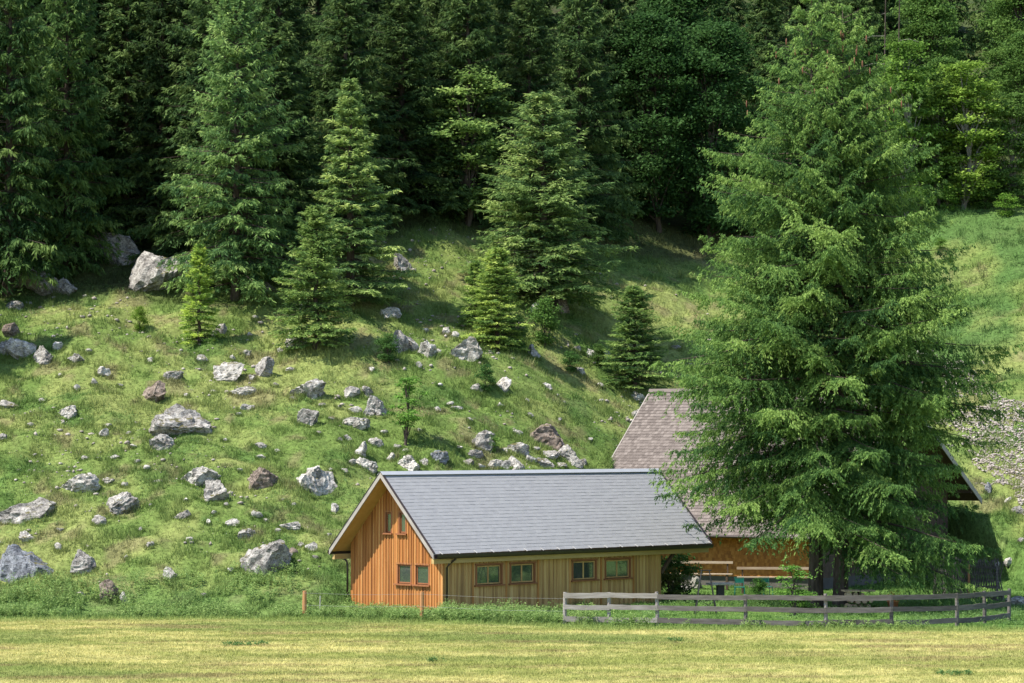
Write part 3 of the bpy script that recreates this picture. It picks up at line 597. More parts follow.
BIG = [ # px, py, w, h, material, tilt, label
 (178, 421, 60, 38, 'rock_grey', .12, 'large grey boulder with pale top face in the left middle of the pasture'),
 (161, 444, 30, 19, 'rock_grey', 0, 'blocky grey stone leaning against the lower left of the large grey boulder'),
 (154, 394, 29, 25, 'rock_brown', 0, 'round reddish brown rough rock just above the large grey boulder'),
 (22, 350, 36, 20, 'rock_pale', -.5, 'long pale slab slanting in the rock group at the left border'),
 (44, 354, 22, 22, 'rock_grey', 0, 'grey block right of the slanting slab in the left rock group'),
 (8, 331, 20, 17, 'rock_brown', 0, 'brown rock topping the rock group at the left border'),
 (6, 347, 22, 20, 'rock_grey', 0, 'grey rock under the brown rock at the left border'),
 (58, 347, 11, 10, 'rock_pale', 0, 'small pale stone at the right end of the left rock group'),
 (77, 358, 18, 11, 'rock_pale', 0, 'low flat pale stone a little right of the left rock group'),
 (103, 371, 14, 13, 'rock_pale', 0, 'pale stone below the shade line, right of the low flat stone'),
 (173, 374, 21, 15, 'rock_grey', 0, 'rounded grey stone above the reddish brown rough rock'),
 (65, 411, 21, 14, 'rock_pale', .3, 'wedge shaped pale stone alone on the left pasture'),
 (229, 372, 32, 20, 'rock_pale', .2, 'pale pointed rock right of the small bright spruce'),
 (245, 391, 28, 11, 'rock_pale', -.1, 'low pale rock with grass cap under the pale pointed rock'),
 (263, 369, 19, 25, 'rock_grey', -.3, 'steep grey rock beside the pale pointed rock'),
 (294, 342, 30, 22, 'rock_pale', 0, 'bright pale rock at the left foot of the bushy young spruce'),
 (311, 390, 41, 22, 'rock_grey', 0, 'broad low grey boulder with soil on top in mid pasture'),
 (307, 418, 22, 19, 'rock_grey', 0, 'squarish rock with reddish cap below the broad low grey boulder'),
 (77, 483, 41, 20, 'rock_pale', 0, 'long flat pale rock on the lower left pasture'),
 (27, 511, 58, 25, 'rock_grey', .08, 'long weathered outcrop near the left border above the dark boulder'),
 (26, 538, 22, 13, 'rock_pale', 0, 'pale stone between the long outcrop and the dark boulder'),
 (16, 564, 66, 52, 'rock_dark', -.1, 'biggest dark blue grey boulder at the lower left border'),
 (120, 505, 34, 26, 'rock_grey', -.2, 'grey rock with mossy right side on the lower left pasture'),
 (100, 521, 16, 12, 'rock_grey', 0, 'small grey rock touching the lower left of the mossy sided rock'),
 (80, 564, 29, 27, 'rock_grey', .15, 'pyramid shaped grey rock right of the dark boulder'),
 (106, 592, 22, 24, 'rock_brown', 0, 'reddish crumbling rock in the weeds near the field edge'),
 (124, 599, 9, 14, 'rock_pale', 0, 'slim pale stone beside the reddish crumbling rock'),
 (202, 475, 38, 27, 'rock_pale', -.1, 'upper grey boulder of the pair in the lower middle of the pasture'),
 (212, 492, 30, 25, 'rock_grey', .15, 'lower rounded boulder of the pair in the lower middle of the pasture'),
 (262, 477, 33, 28, 'rock_brown', 0, 'rounded pinkish brown boulder between the boulder pair and the pale grey one'),
 (314, 480, 44, 32, 'rock_pale', -.15, 'pale grey boulder right of the pinkish brown one, left of the cabin gable'),
 (266, 559, 49, 36, 'rock_grey', .05, 'large furrowed grey boulder low on the slope left of the cabin'),
 (291, 553, 13, 10, 'rock_brown', 0, 'brown stone touching the right of the large furrowed boulder'),
 (170, 574, 14, 13, 'rock_grey', 0, 'small rounded grey rock halfway between the pyramid rock and furrowed boulder'),
 (246, 536, 25, 12, 'rock_grey', .3, 'flat slanting rock above the large furrowed boulder'),
 (290, 525, 21, 11, 'rock_pale', 0, 'low pale rock with brown top between the furrowed and pale grey boulders'),
 (234, 523, 17, 8, 'rock_pale', 0, 'small flat pale rock below the boulder pair'),
 (388, 314, 25, 14, 'rock_pale', 0, 'pale low rock on the grassy hump right of the slender spruce'),
 (400, 342, 17, 24, 'rock_grey', .2, 'left block of the pale rock step in the upper middle'),
 (412, 345, 14, 20, 'rock_pale', .2, 'middle block of the pale rock step in the upper middle'),
 (426, 350, 22, 18, 'rock_pale', -.5, 'right sloping end of the pale rock step in the upper middle'),
 (401, 263, 22, 24, 'rock_grey', 0, 'shaded grey boulder right of the slender spruce'),
 (466, 350, 37, 27, 'rock_pale', -.1, 'large pale boulder with sloping top in the upper middle'),
 (535, 284, 32, 26, 'rock_dark', 0, 'bluish boulder in shade under the full broad spruce'),
 (560, 303, 21, 24, 'rock_brown', 0, 'pointed pinkish brown rock at the right foot of the full broad spruce'),
 (536, 311, 14, 16, 'rock_pale', .4, 'pale tilted stone left of the pointed pinkish brown rock'),
 (533, 351, 14, 14, 'rock_pale', 0, 'pale stone under the loose light green young spruce'),
 (515, 330, 24, 18, 'rock_grey', 0, 'grey rock in the shade behind the loose light green young spruce'),
 (504, 382, 17, 24, 'rock_pale', -.6, 'long pale split rock slanting down in mid slope'),
 (478, 388, 14, 9, 'rock_grey', 0, 'grey stone half under the dark rounded bush'),
 (592, 354, 13, 12, 'rock_pale', .3, 'left one of the pale twin rocks left of the dense dark spruce'),
 (606, 355, 17, 9, 'rock_pale', -.3, 'right one of the pale twin rocks left of the dense dark spruce'),
 (547, 386, 10, 7, 'rock_pale', 0, 'small bright stone alone on the grass right of the long split rock'),
 (581, 371, 13, 8, 'rock_pale', 0, 'flat pale stone under the low dark bush on the open grass'),
 (352, 393, 16, 14, 'rock_grey', 0, 'left upper stone of the rock cluster left of the thin sapling'),
 (366, 392, 14, 12, 'rock_grey', 0, 'right upper stone of the rock cluster left of the thin sapling'),
 (373, 408, 27, 23, 'rock_grey', -.3, 'largest stone of the cluster left of the thin sapling'),
 (354, 424, 31, 14, 'rock_pale', .1, 'long low stone below the cluster left of the thin sapling'),
 (355, 410, 13, 7, 'rock_pale', 0, 'small bright stone left of the largest cluster stone'),
 (361, 450, 14, 17, 'rock_pale', 0, 'crumbly white rock above the cabin ridge near its left end'),
 (376, 443, 17, 10, 'rock_pale', -.2, 'white stone right of the crumbly white rock'),
 (366, 465, 24, 12, 'rock_pale', -.3, 'slanting pale stone just above the left end of the cabin ridge'),
 (391, 457, 11, 9, 'rock_pale', 0, 'small pale stone right above the cabin ridge under the thin sapling'),
 (411, 464, 26, 16, 'rock_pale', -.2, 'flat pale slab just above the cabin ridge below the sapling'),
 (440, 455, 18, 16, 'rock_dark', 0, 'shaded blue grey rock right of the thin sapling'),
 (486, 441, 32, 21, 'rock_grey', .1, 'grey pointed boulder left of the dark brown boulder behind the ridge'),
 (473, 452, 20, 12, 'rock_grey', 0, 'grey stone at the lower left of the grey pointed boulder'),
 (548, 437, 40, 27, 'rock_brown', -.1, 'dark brown boulder with pale rubble round it behind the cabin ridge'),
 (519, 449, 27, 13, 'rock_pale', 0, 'pale low rock left below the dark brown boulder'),
 (515, 463, 18, 15, 'rock_pale', 0, 'pale block touching the ridge line below the low rock'),
 (544, 464, 21, 12, 'rock_grey', 0, 'grey rounded rock below the dark brown boulder'),
 (552, 455, 20, 10, 'rock_pale', 0, 'small pale rock between the dark brown boulder and the rounded rock'),
 (571, 456, 27, 21, 'rock_pale', -.2, 'pale broken rock right below the dark brown boulder'),
 (495, 465, 18, 12, 'rock_pale', 0, 'pale rubble stone on the ridge line left of the pale block'),
 (516, 433, 13, 6, 'rock_pale', 0, 'thin white stone left above the dark brown boulder'),
 (636, 394, 24, 12, 'rock_pale', -.3, 'pale rock above the farmhouse ridge at the foot of the dense dark spruce'),
 (637, 415, 10, 11, 'rock_pale', 0, 'small pale rock against the left edge of the farmhouse roof'),
 (168, 268, 72, 60, 'rock_grey', -.75, 'big slanting grey boulder in the shade of the forest edge'),
 (118, 250, 88, 34, 'rock_grey', -.6, 'long sloping grey boulder left of the upright one at the forest edge'),
 (144, 226, 30, 46, 'rock_grey', .1, 'upright grey boulder between the sloping one and the big slanting one'),
 (40, 282, 60, 38, 'rock_grey', 0, 'wide low outcrop under the dark spruces at the upper left'),
 (66, 288, 22, 22, 'rock_grey', 0, 'pale blocky rock at the right end of the wide low outcrop'),
 (12, 305, 20, 14, 'rock_grey', 0, 'grey rock in the shade at the left border under the wide outcrop'),
 (268, 288, 22, 12, 'rock_grey', 0, 'low shaded rocks at the right foot of the tall sunlit spruce'),
 (222, 329, 13, 13, 'rock_grey', -.3, 'shaded rock touching the right side of the small bright spruce'),
 (1019, 510, 14, 13, 'rock_grey', 0, 'grey boulder at the right border below the scree'),
 (1016, 603, 22, 13, 'rock_grey', 0, 'flat grey rock at the right border beyond the fence end'),
 (990, 489, 9, 13, 'rock_dark', 0, 'dark stone beside the farmhouse eave on the right'),
]
for i, (px, py, w_, h_, m_, tl, lb) in enumerate(BIG):
    make_rock('boulder' if w_ > 24 else 'rock', px, py, w_, h_, m_, lb, 'rocks lying on the hillside pasture', sub=4 if w_ > 17 else 3, seed=100+i, tilt=tl)
SM = [(88,351,8,5),(94,382,7,9),(77,388,7,7),(8,405,20,8),(4,437,10,7),(104,433,11,9),(108,425,8,5),(137,423,7,5),(129,433,7,4),(133,446,7,4),(114,457,12,5),(98,458,5,3),
 (137,462,7,4),(202,358,10,9),(246,407,16,11),(239,414,6,4),(247,353,10,7),(213,334,8,6),(108,481,11,7),(124,484,8,6),(157,481,12,6),(58,547,7,9),(88,546,6,5),(258,515,14,8),
 (278,530,10,5),(335,509,11,12),(214,513,6,5),(208,522,5,6),(182,515,18,9),(125,557,6,5),(70,613,16,5),(290,370,10,6),(275,385,7,5),(260,445,14,8),(261,456,10,5),(277,451,6,5),
 (339,407,7,5),(371,369,8,6),(447,331,10,9),(455,335,8,7),(577,348,11,6),(450,404,8,5),(458,408,14,5),(437,409,12,5),(676,347,10,5),(564,402,6,4),(505,466,14,10),(312,548,12,10),
 (315,557,6,5),(293,505,8,5),(999,565,7,6),(1011,563,12,8),(1022,540,8,5),(1008,500,10,6),(255,317,7,5),(318,432,6,4),(28,303,8,5),(425,331,8,6),(557,395,5,4),(526,400,6,4),(620,352,8,5),(645,342,9,5),
 (55,436,5,4),(34,455,6,4),(150,505,5,4),(18,470,7,4),(225,440,6,4),(240,470,5,4),(285,500,7,4),(190,540,8,5),(140,530,7,4),(230,570,7,5),(205,595,8,5),(150,360,8,5),(120,385,6,4),(60,375,6,4),(340,440,6,5),(330,470,6,4),(420,430,7,4),(440,385,6,4),(560,420,6,4),(600,400,7,4),(590,440,6,4),(470,420,6,4),
 (468,462,12,8),(482,466,10,7),(530,458,14,9),(560,465,14,9),(584,463,10,8),(505,450,9,6),(536,449,8,5),(459,447,8,6),(347,438,9,6),(352,462,10,7),(384,432,8,5),(398,447,9,6),(344,470,8,6),(425,462,12,7),(406,450,7,5),
 (232,358,8,5),(252,378,9,6),(281,350,8,6),(322,405,9,5),(332,418,7,5),(293,398,7,5),(186,395,7,5),(213,392,8,5),(42,400,8,5),(30,425,7,5),(85,458,8,5),(146,468,8,6),(186,500,8,5),(150,545,9,6),(60,530,8,5),(226,505,6,4),(266,520,8,5),(300,545,9,6),(330,535,7,5),(620,380,9,6),(600,385,8,5),(530,415,7,5),(500,405,8,5),(418,365,8,6),(438,352,9,6)]
DIR = [('right of', 0), ('below and right of', 1), ('below', 2), ('below and left of', 3), ('left of', 4), ('above and left of', 5), ('above', 6), ('above and right of', 7)]
used = {}
short = {i: b[6] for i, b in enumerate(BIG)}
for i, (px, py, w_, h_) in enumerate(SM):
    ds = sorted((math.hypot(px-b[0], (py-b[1])*1.2), k) for k, b in enumerate(BIG))
    for dd, j in ds:
        a_ = math.degrees(math.atan2(py-BIG[j][1], px-BIG[j][0])) % 360; dn = DIR[int(((a_+22.5) % 360)//45)][0]
        if (j, dn) not in used: used[(j, dn)] = 1; break
    t_ = ' '.join(BIG[j][6].split(',')[0].split()[:9])
    while t_.split()[-1] in ('the', 'of', 'a', 'in', 'on', 'with', 'at', 'and', 'under', 'right', 'left', 'between', 'above', 'below', 'just', 'near', 'beside', 'touching', 'his', 'down', 'little', 'lower', 'from', 'sloping'): t_ = ' '.join(t_.split()[:-1])
    lb = f"small stone {dn} the {t_}"
    make_rock('stone', px, py, w_, h_, 'rock_pale' if i % 4 else 'rock_grey', lb, 'small stones strewn over the pasture', sub=2 if w_ < 9 else 3, seed=400+i, tilt=random.uniform(-.4, .4))
# loose gravel: pebbles strewn over the pasture, and the scree on the right
def pebbles(name, pts, sizes, mat, tints):
    v0, f0 = ico(1); f0 = np.array(f0); r = np.random.default_rng(77); n = len(pts); nv = len(v0)
    V = np.empty((n, nv, 3)); sc = sizes[:, None, None]*r.uniform(.6, 1.2, (n, 1, 3))*np.array([1, 1, .65])
    V[:] = v0[None]*(1+r.normal(0, .16, (n, nv, 1)))*sc; a = r.uniform(0, 6.28, n); c, s = np.cos(a)[:, None], np.sin(a)[:, None]
    x_, y_ = V[:, :, 0]*c-V[:, :, 1]*s, V[:, :, 0]*s+V[:, :, 1]*c; V[:, :, 0] = x_; V[:, :, 1] = y_; V += pts[:, None, :]
    Fc = (f0[None]+np.arange(n)[:, None, None]*nv).reshape(-1, 3)
    me = bpy.data.meshes.new(name); me.vertices.add(n*nv); me.vertices.foreach_set('co', V.astype(np.float32).ravel())
    me.loops.add(Fc.size); me.loops.foreach_set('vertex_index', Fc.astype(np.int32).ravel()); me.polygons.add(len(Fc)); me.polygons.foreach_set('loop_start', np.arange(0, Fc.size, 3, dtype=np.int32)); me.update(calc_edges=True)
    at_ = me.attributes.new('tint', 'FLOAT', 'POINT'); at_.data.foreach_set('value', np.repeat(tints, nv).astype(np.float32)); me.materials.append(mat)
    return link(bpy.data.objects.new(name, me))
M['scree'] = surf('scree', [(.20, .165, .14), (.33, .285, .25), (.47, .425, .38)], (3, 3, 3), .8, .9, .3)
def inpoly(x, y, poly):
    c = np.zeros(len(x), bool); n = len(poly)
    for i in range(n):
        x1, y1 = poly[i]; x2, y2 = poly[(i+1) % n]
        k = ((y1 > y) != (y2 > y)) & (x < (x2-x1)*(y-y1)/(y2-y1+1e-9)+x1); c ^= k
    return c
POLY = [(925, 356), (950, 352), (968, 372), (1000, 392), (1060, 422), (1080, 520), (1022, 505), (996, 480), (975, 462), (955, 440), (920, 400)]
r_ = np.random.default_rng(8); x = r_.uniform(17, 34, 100000); y = r_.uniform(128, 168, 100000); z = H(x, y); u_, v_ = project(x, y, z)
k = inpoly(u_+(fbm(x, y, 2)-.5)*60, v_+(fbm(x+9, y, 2)-.5)*40, POLY) & (fbm(x+4, y+4, 1.6, 2) > .30); x, y, z = x[k][:22000], y[k][:22000], z[k][:22000]
sz = .025+.08*r_.random(len(x))**5+.025*r_.random(len(x))
o = pebbles('scree', np.stack([x, y, z+.03], -1), sz, M['scree'], r_.random(len(x))); tag(o, 'band of pale broken stones running down the meadow right of the huge spruce', 'scree', kind='stuff')
x, y = scatter(r_, 14000, 109, 165); t = slope_t(x, y); k = (t > 1.5) & (fbm(x+60, y+30, 3.5, 3) > .53) & (y < np.interp(x, FX, FY)+1); x, y = x[k], y[k]
sz = .03+.13*r_.random(len(x))**4
o = pebbles('pebbles', np.stack([x, y, H(x, y)+sz*.3], -1), sz, M['scree'], r_.random(len(x))*.7+.1); tag(o, 'tiny pale stones scattered through the pasture grass', 'gravel', kind='stuff')

# taller grass left standing round the stones
r_ = np.random.default_rng(5); xs = []; ys = []
for (fx_, fy_, fw, fd) in FOOT:
    n = int(18+fw*55); a = r_.uniform(math.pi*.95, math.pi*2.05, n); q_ = r_.uniform(.92, 1.22, n)
    xs.append(fx_+np.cos(a)*fw/2*q_); ys.append(fy_+fd*.15+np.sin(a)*(fd*.42+.05)*q_)
x = np.concatenate(xs); y = np.concatenate(ys); V, c = blades(r_, x, y, r_.uniform(.10, .26, len(x)), .03, .7, sward(x, y)*1.1, 4)
o = link(bpy.data.objects.new('tufted_grass', np_mesh('tufted_grass', V, 3, M['grass'], col=c)))
tag(o, 'taller tufts of grass left standing round the foot of the stones', 'grass', kind='stuff')
x = np.array([-9.2, -8.9, -8.6, -9.5, 13.0, 13.3, 12.7, -21, 5.5, -2.5]); y = np.array([92.8, 92.9, 93.1, 93.0, 81.3, 81.5, 81.4, 88, 95, 86.]); x = np.repeat(x, 9)+r_.normal(0, .16, 90); y = np.repeat(y, 9)+r_.normal(0, .25, 90)
V, tn = leafy(r_, x, y, np.full(90, .11), 14, (.06, .13)); o = link(bpy.data.objects.new('field_weeds', np_mesh('field_weeds', V, 4, M['herb'], tint=tn))); o.color = (.7, .75, .7, 1)
tag(o, 'a few dark green weed tufts left in the mown field', 'weeds', kind='stuff')

# ------------------------------------------------------------------ buildings
def roof_tiles(mb, E0, E1, R0, R1, cw, sw, th=.012, seed=1, jit=.003):
    """rows of slates from the eave line E0-E1 up to the ridge R0-R1, each slate a thin tilted slab"""
    r = random.Random(seed); E0, E1, R0, R1 = map(Vector, (E0, E1, R0, R1)); U = (E1-E0); Lu = U.length; U.normalize()
    S = R0-E0; Ls = S.length; S.normalize(); N = U.cross(S).normalized(); N = N if N.z > 0 else -N
    n = int(round(Ls/cw)); cw = Ls/n
    for k in range(n):
        x = -(k % 2)*sw/2; s0 = k*cw; s1 = min((k+1)*cw+.02, Ls)
        while x < Lu-.01:
            a = max(x, 0)+.002; b = min(x+sw, Lu)-.002; x += sw
            if b-a < .02: continue
            lo = th*1.9+r.uniform(-jit, jit)+.004; hi = .006; ds = r.uniform(-jit, jit)*2
            P = lambda u_, s_, h_: E0+U*u_+S*s_+N*h_
            mb.hexa([P(a, s0+ds, lo-th), P(b, s0+ds, lo-th), P(b, s1, hi-.004), P(a, s1, hi-.004), P(a, s0+ds, lo), P(b, s0+ds, lo), P(b, s1, hi), P(a, s1, hi)], r.random())
def deck(mb, E0, E1, R0, R1, th, tint=.5):
    E0, E1, R0, R1 = map(Vector, (E0, E1, R0, R1)); N = (E1-E0).cross(R0-E0).normalized(); N = N if N.z > 0 else -N
    mb.hexa([E0-N*th, E1-N*th, R1-N*th, R0-N*th, E0, E1, R1, R0], tint)
def boards(mb, bt, P, N, u0, u1, zb, top, w, holes, bw=.045):
    """vertical boards with cover battens; P(u,z) -> point on the wall plane, N outward normal, top(u) height"""
    N = Vector(N); u = u0
    def prism(m, a, b, z0, fa, fb, d0, d1, t=None):
        p = [P(a, z0)+N*d0, P(b, z0)+N*d0, P(b, z0)+N*d1, P(a, z0)+N*d1, P(a, fa)+N*d0, P(b, fb)+N*d0, P(b, fb)+N*d1, P(a, fa)+N*d1]
        m.hexa(p, t)
    def col(m, a, b, d0, d1, t):
        segs = [(zb, None)]; mid = (a+b)/2
        for (h0, h1, z0, z1) in sorted(holes, key=lambda q: q[2]):
            if a < h1-.005 and b > h0+.005:
                segs = segs[:-1]+[(segs[-1][0], z0), (z1, None)]
        for s0, s1 in segs:
            prism(m, a, b, s0, top(a) if s1 is None else s1, top(b) if s1 is None else s1, d0, d1, t)
    cuts = sorted(set([u0, u1]+[h for q in holes for h in q[:2]])); 
    edges = []
    for a, b in zip(cuts[:-1], cuts[1:]):
        n = max(1, int(round((b-a)/w)))
        for k in range(n): edges.append((a+(b-a)*k/n, a+(b-a)*(k+1)/n))
    for a, b in edges:
        col(mb, a+.002, b-.002, 0, .022, random.random()); 
        c = b
        if b < u1-.01: col(bt, c-bw/2, c+bw/2, .023, .047, random.random())
def window(parent, P, N, u0, u1, z0, z1, fm, mull=True, out=.06):
    N = Vector(N); U = (P(1, 0)-P(0, 0)); f = MB(); fw = .055
    def bx(m, a, b, c, d, d0, d1, t=.5): m.hexa([P(a, c)+N*d0, P(b, c)+N*d0, P(b, c)+N*d1, P(a, c)+N*d1, P(a, d)+N*d0, P(b, d)+N*d0, P(b, d)+N*d1, P(a, d)+N*d1], t)
    bx(f, u0-.05, u0+.02, z0, z1, -.07, out); bx(f, u1-.02, u1+.05, z0, z1, -.07, out); bx(f, u0-.07, u1+.07, z1, z1+.07, -.07, out+.01)
    w_ = f.build('window', fm, parent)
    s = MB(); bx(s, u0+.021, u0+.07, z0+.021, z1-.021, -.06, -.02); bx(s, u1-.07, u1-.021, z0+.021, z1-.021, -.06, -.02); bx(s, u0+.071, u1-.071, z0+.021, z0+.07, -.06, -.02); bx(s, u0+.071, u1-.071, z1-.07, z1-.021, -.06, -.02)
    if mull: m_ = (u0+u1)/2; bx(s, m_-.03, m_+.03, z0+.071, z1-.071, -.06, -.018)
    s.build('sash', M['plank_weathered'] if mull else fm, w_)
    g = MB(); bx(g, u0+.03, u1-.03, z0+.03, z1-.03, -.048, -.042); g.build('pane', M['glass'], w_)
    l = MB(); bx(l, u0-.12, u1+.12, z0-.06, z0, -.07, .13); l.build('sill', fm, w_)

# --- the cabin
a_ = rad(44.4); BO = Vector((-2.72, 108.16, 0)); Wb, Lb, eb_, gb, zeb, zrb, grb = 5.46, 12.64, .39, .81, 2.45, 5.60, 2.79
cabin = empty('wooden_cabin', BO, 'low wooden cabin with orange board gable and long grey slate roof', 'cabin', None, a_)
sl = (zrb-zeb)/(Wb/2+eb_)
PL = lambda u, z: Vector((u, 0, z)); PG = lambda u, z: Vector((0, u, z))
wl = [(1.80, 3.19, 1.17, 1.98), (3.70, 5.05, 1.15, 1.95), (7.26, 8.64, 1.12, 1.92), (9.22, 10.70, 1.06, 1.86)]
wl = [(q[0], q[1], 1.14, 1.92) for q in wl]
wg = [(1.83, 2.62, 1.18, 1.95), (.79, 1.55, 1.18, 1.95)]; wg2 = [(3.00, 3.34, 3.18, 4.00), (2.14, 2.52, 3.18, 4.00)]
m1, m2 = MB(), MB(); boards(m1, m2, PL, (0, -1, 0), 0.06, Lb, -.2, lambda u: zeb+.22, .19, wl)
m1.build('wall', M['plank_weathered'], cabin)['label'] = 'long side wall of weathered yellow brown boards'; m2.build('battens', M['plank_weathered'], cabin)
m1, m2 = MB(), MB()
gt = lambda u: zeb+(min(u, Wb-u)+eb_)*sl-.12
class HG(list): pass
boards(m1, m2, PG, (-1, 0, 0), 0.0, Wb/2, -.2, gt, .175, wg+[wg2[1]])
boards(m1, m2, PG, (-1, 0, 0), Wb/2, Wb, -.2, gt, .175, [wg2[0]])
m1.build('wall', M['plank_orange'], cabin)['label'] = 'gable wall of warm orange boards'; m2.build('battens', M['batten_orange'], cabin)
m1, m2 = MB(), MB(); boards(m1, m2, lambda u, z: Vector((Lb, u, z)), (1, 0, 0), 0.0, Wb/2, -.2, gt, .16, []); boards(m1, m2, lambda u, z: Vector((Lb, u, z)), (1, 0, 0), Wb/2, Wb, -.2, gt, .16, [])
boards(m1, m2, lambda u, z: Vector((Lb-u, Wb, z)), (0, 1, 0), 0, Lb, -.2, lambda u: zeb+.22, .16, [])
m1.build('wall', M['plank_weathered'], cabin); m2.build('battens', M['plank_weathered'], cabin)
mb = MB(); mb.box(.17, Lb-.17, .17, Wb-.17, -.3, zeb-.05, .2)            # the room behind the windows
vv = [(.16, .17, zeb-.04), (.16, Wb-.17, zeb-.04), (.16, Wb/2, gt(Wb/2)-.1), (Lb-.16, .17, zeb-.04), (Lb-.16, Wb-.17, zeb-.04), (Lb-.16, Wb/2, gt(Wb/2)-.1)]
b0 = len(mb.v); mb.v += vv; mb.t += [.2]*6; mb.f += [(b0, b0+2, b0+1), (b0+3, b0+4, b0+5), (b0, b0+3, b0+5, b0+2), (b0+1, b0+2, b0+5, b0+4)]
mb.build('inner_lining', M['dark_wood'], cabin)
mb = MB(); mb.box(-.045, .07, -.045, .058, -.2, zeb+.15, .8); mb.build('corner_post', M['batten_orange'], cabin)
for q in wl: window(cabin, PL, (0, -1, 0), *q, M['frame_brown'])
for q in wg+wg2: window(cabin, PG, (-1, 0, 0), *q, M['frame_brown'], mull=False, out=.03)
mb = MB()                                                        # red brown upright boards beside the long side windows
for u in (1.6, 3.44, 5.24, 7.08, 8.93, 10.9): mb = MB(); mb.box(u-.05, u+.05, -.062, -.049, .1, zeb+.1, random.random()); mb.build('window_board', M['batten_orange'], cabin)
for s in (0, 1):
    E0, E1 = (-gb, -eb_, zeb), (Lb+grb, -eb_, zeb); R0, R1 = (-gb, Wb/2, zrb), (Lb+grb, Wb/2, zrb)
    if s: E0 = (-gb, Wb+eb_, zeb); E1 = (Lb+grb, Wb+eb_, zeb)
    mb = MB(); roof_tiles(mb, E0, E1, R0, R1,   .185, .28, .005, seed=3+s); rf = mb.build('roof', M['slate'], cabin)
    mb = MB(); deck(mb, E0, E1, R0, R1, .09); mb.build('soffit', M['soffit'], rf)
    # verge boards at both gable ends
    for xx, xw in ((-gb-.045, 1), (Lb+grb+.002, 1)):
        e = Vector((xx, E0[1], zeb-.03)); r_2 = Vector((xx, Wb/2, zrb-.03)); mb = MB()
        d = .17; mb.hexa([e+Vector((0, 0, -d)), e+Vector((.043, 0, -d)), r_2+Vector((.043, 0, -d)), r_2+Vector((0, 0, -d)), e+Vector((0, 0, .06)), e+Vector((.043, 0, .06)), r_2+Vector((.043, 0, .06)), r_2+Vector((0, 0, .06))], .6)
        bb = mb.build('bargeboard', M['barge'], cabin)
        mb = MB(); mb.hexa([e+Vector((-.02, 0, .062)), e+Vector((.09, 0, .062)), r_2+Vector((.09, 0, .062)), r_2+Vector((-.02, 0, .062)), e+Vector((-.02, 0, .085)), e+Vector((.09, 0, .085)), r_2+Vector((.09, 0, .085)), r_2+Vector((-.02, 0, .085))], .2); mb.build('verge_trim', M['gutter'], bb)
    yy = E0[1]+(-.07 if not s else .07); mb = MB()
    n = 9; pts = []
    for k in range(n): t = math.pi+math.pi*k/(n-1); pts.append((yy+.10*math.cos(t), zeb-.02+.17*math.sin(t)))
    for k in range(n-1):
        (y0, z0), (y1, z1) = pts[k], pts[k+1]; i0 = len(mb.v)
        mb.v += [(-gb+.02, y0, z0), (Lb+grb-.02, y0, z0), (Lb+grb-.02, y1, z1), (-gb+.02, y1, z1)]; mb.t += [.3]*4; mb.f.append((i0, i0+1, i0+2, i0+3))
    mb.box(-gb+.02, Lb+grb-.02, E0[1]-.012 if not s else E0[1]-.002, E0[1]+.002 if not s else E0[1]+.012, zeb-.17, zeb-.012, .3)
    gu = mb.build('gutter', M['gutter'], cabin)
    mb = MB(); x = -gb+.3
    while x < Lb+grb:
        mb.beam((x, yy-.085*(1 if not s else -1), zeb+.0), (x, yy+.10*(1 if not s else -1), zeb+.09), .035, .012, .5); x += .93
    mb.build('gutter_brackets', M['bracket'], gu)
    pu = MB(); y_ = -.30 if not s else Wb+.30; pu.box(-gb+.06, Lb+grb-.06, min(y_, y_+(.14 if not s else -.14)), max(y_, y_+(.14 if not s else -.14)), zeb-.38, zeb-.17, .6); pu.build('eave_beam', M['beam_light'], cabin)
mb = MB(); mb.hexa([(-gb-.05, Wb/2-.17, zrb-.10), (Lb+grb+.05, Wb/2-.17, zrb-.10), (Lb+grb+.05, Wb/2, zrb+.02), (-gb-.05, Wb/2, zrb+.02), (-gb-.05, Wb/2-.18, zrb-.08), (Lb+grb+.05, Wb/2-.18, zrb-.08), (Lb+grb+.05, Wb/2, zrb+.055), (-gb-.05, Wb/2, zrb+.055)], .7)
mb.hexa([(-gb-.05, Wb/2+.001, zrb+.02), (Lb+grb+.05, Wb/2+.001, zrb+.02), (Lb+grb+.05, Wb/2+.17, zrb-.10), (-gb-.05, Wb/2+.17, zrb-.10), (-gb-.05, Wb/2+.001, zrb+.055), (Lb+grb+.05, Wb/2+.001, zrb+.055), (Lb+grb+.05, Wb/2+.18, zrb-.08), (-gb-.05, Wb/2+.18, zrb-.08)], .7)
mb.build('ridge_cap', M['ridge_metal'], cabin)
mb = MB(); mb.tube([(.28, -eb_-.07, zeb-.09), (.28, -eb_-.07, zeb-.2), (.14, -.22, zeb-.42), (.11, -.13, zeb-.55), (.11, -.13, 0.02)], .042, 8, .4); mb.build('downpipe', M['gutter'], cabin, True)
mb = MB(); mb.tube([(-.35, Wb+eb_+.07, zeb-.09), (-.35, Wb+eb_+.05, zeb-.2), (-.14, Wb+.13, zeb-.45), (-.11, Wb+.10, zeb-.6), (-.11, Wb+.10, 0.1)], .042, 8, .4); mb.build('downpipe', M['gutter'], cabin, True)
for y_ in (.02, Wb-.02): mb = MB(); mb.beam((Lb+.03, y_, 1.25), (Lb+1.0, y_, zeb-.2), .12, .12, .4, up=(0, 1, 0)); mb.build('brace', M['dark_wood'], cabin)
mb = MB(); mb.box(Lb+1.9, Lb+2.05, Wb-.1, Wb+.05, -.2, zeb-.1, .5); mb.build('canopy_post', M['dark_wood'], cabin)

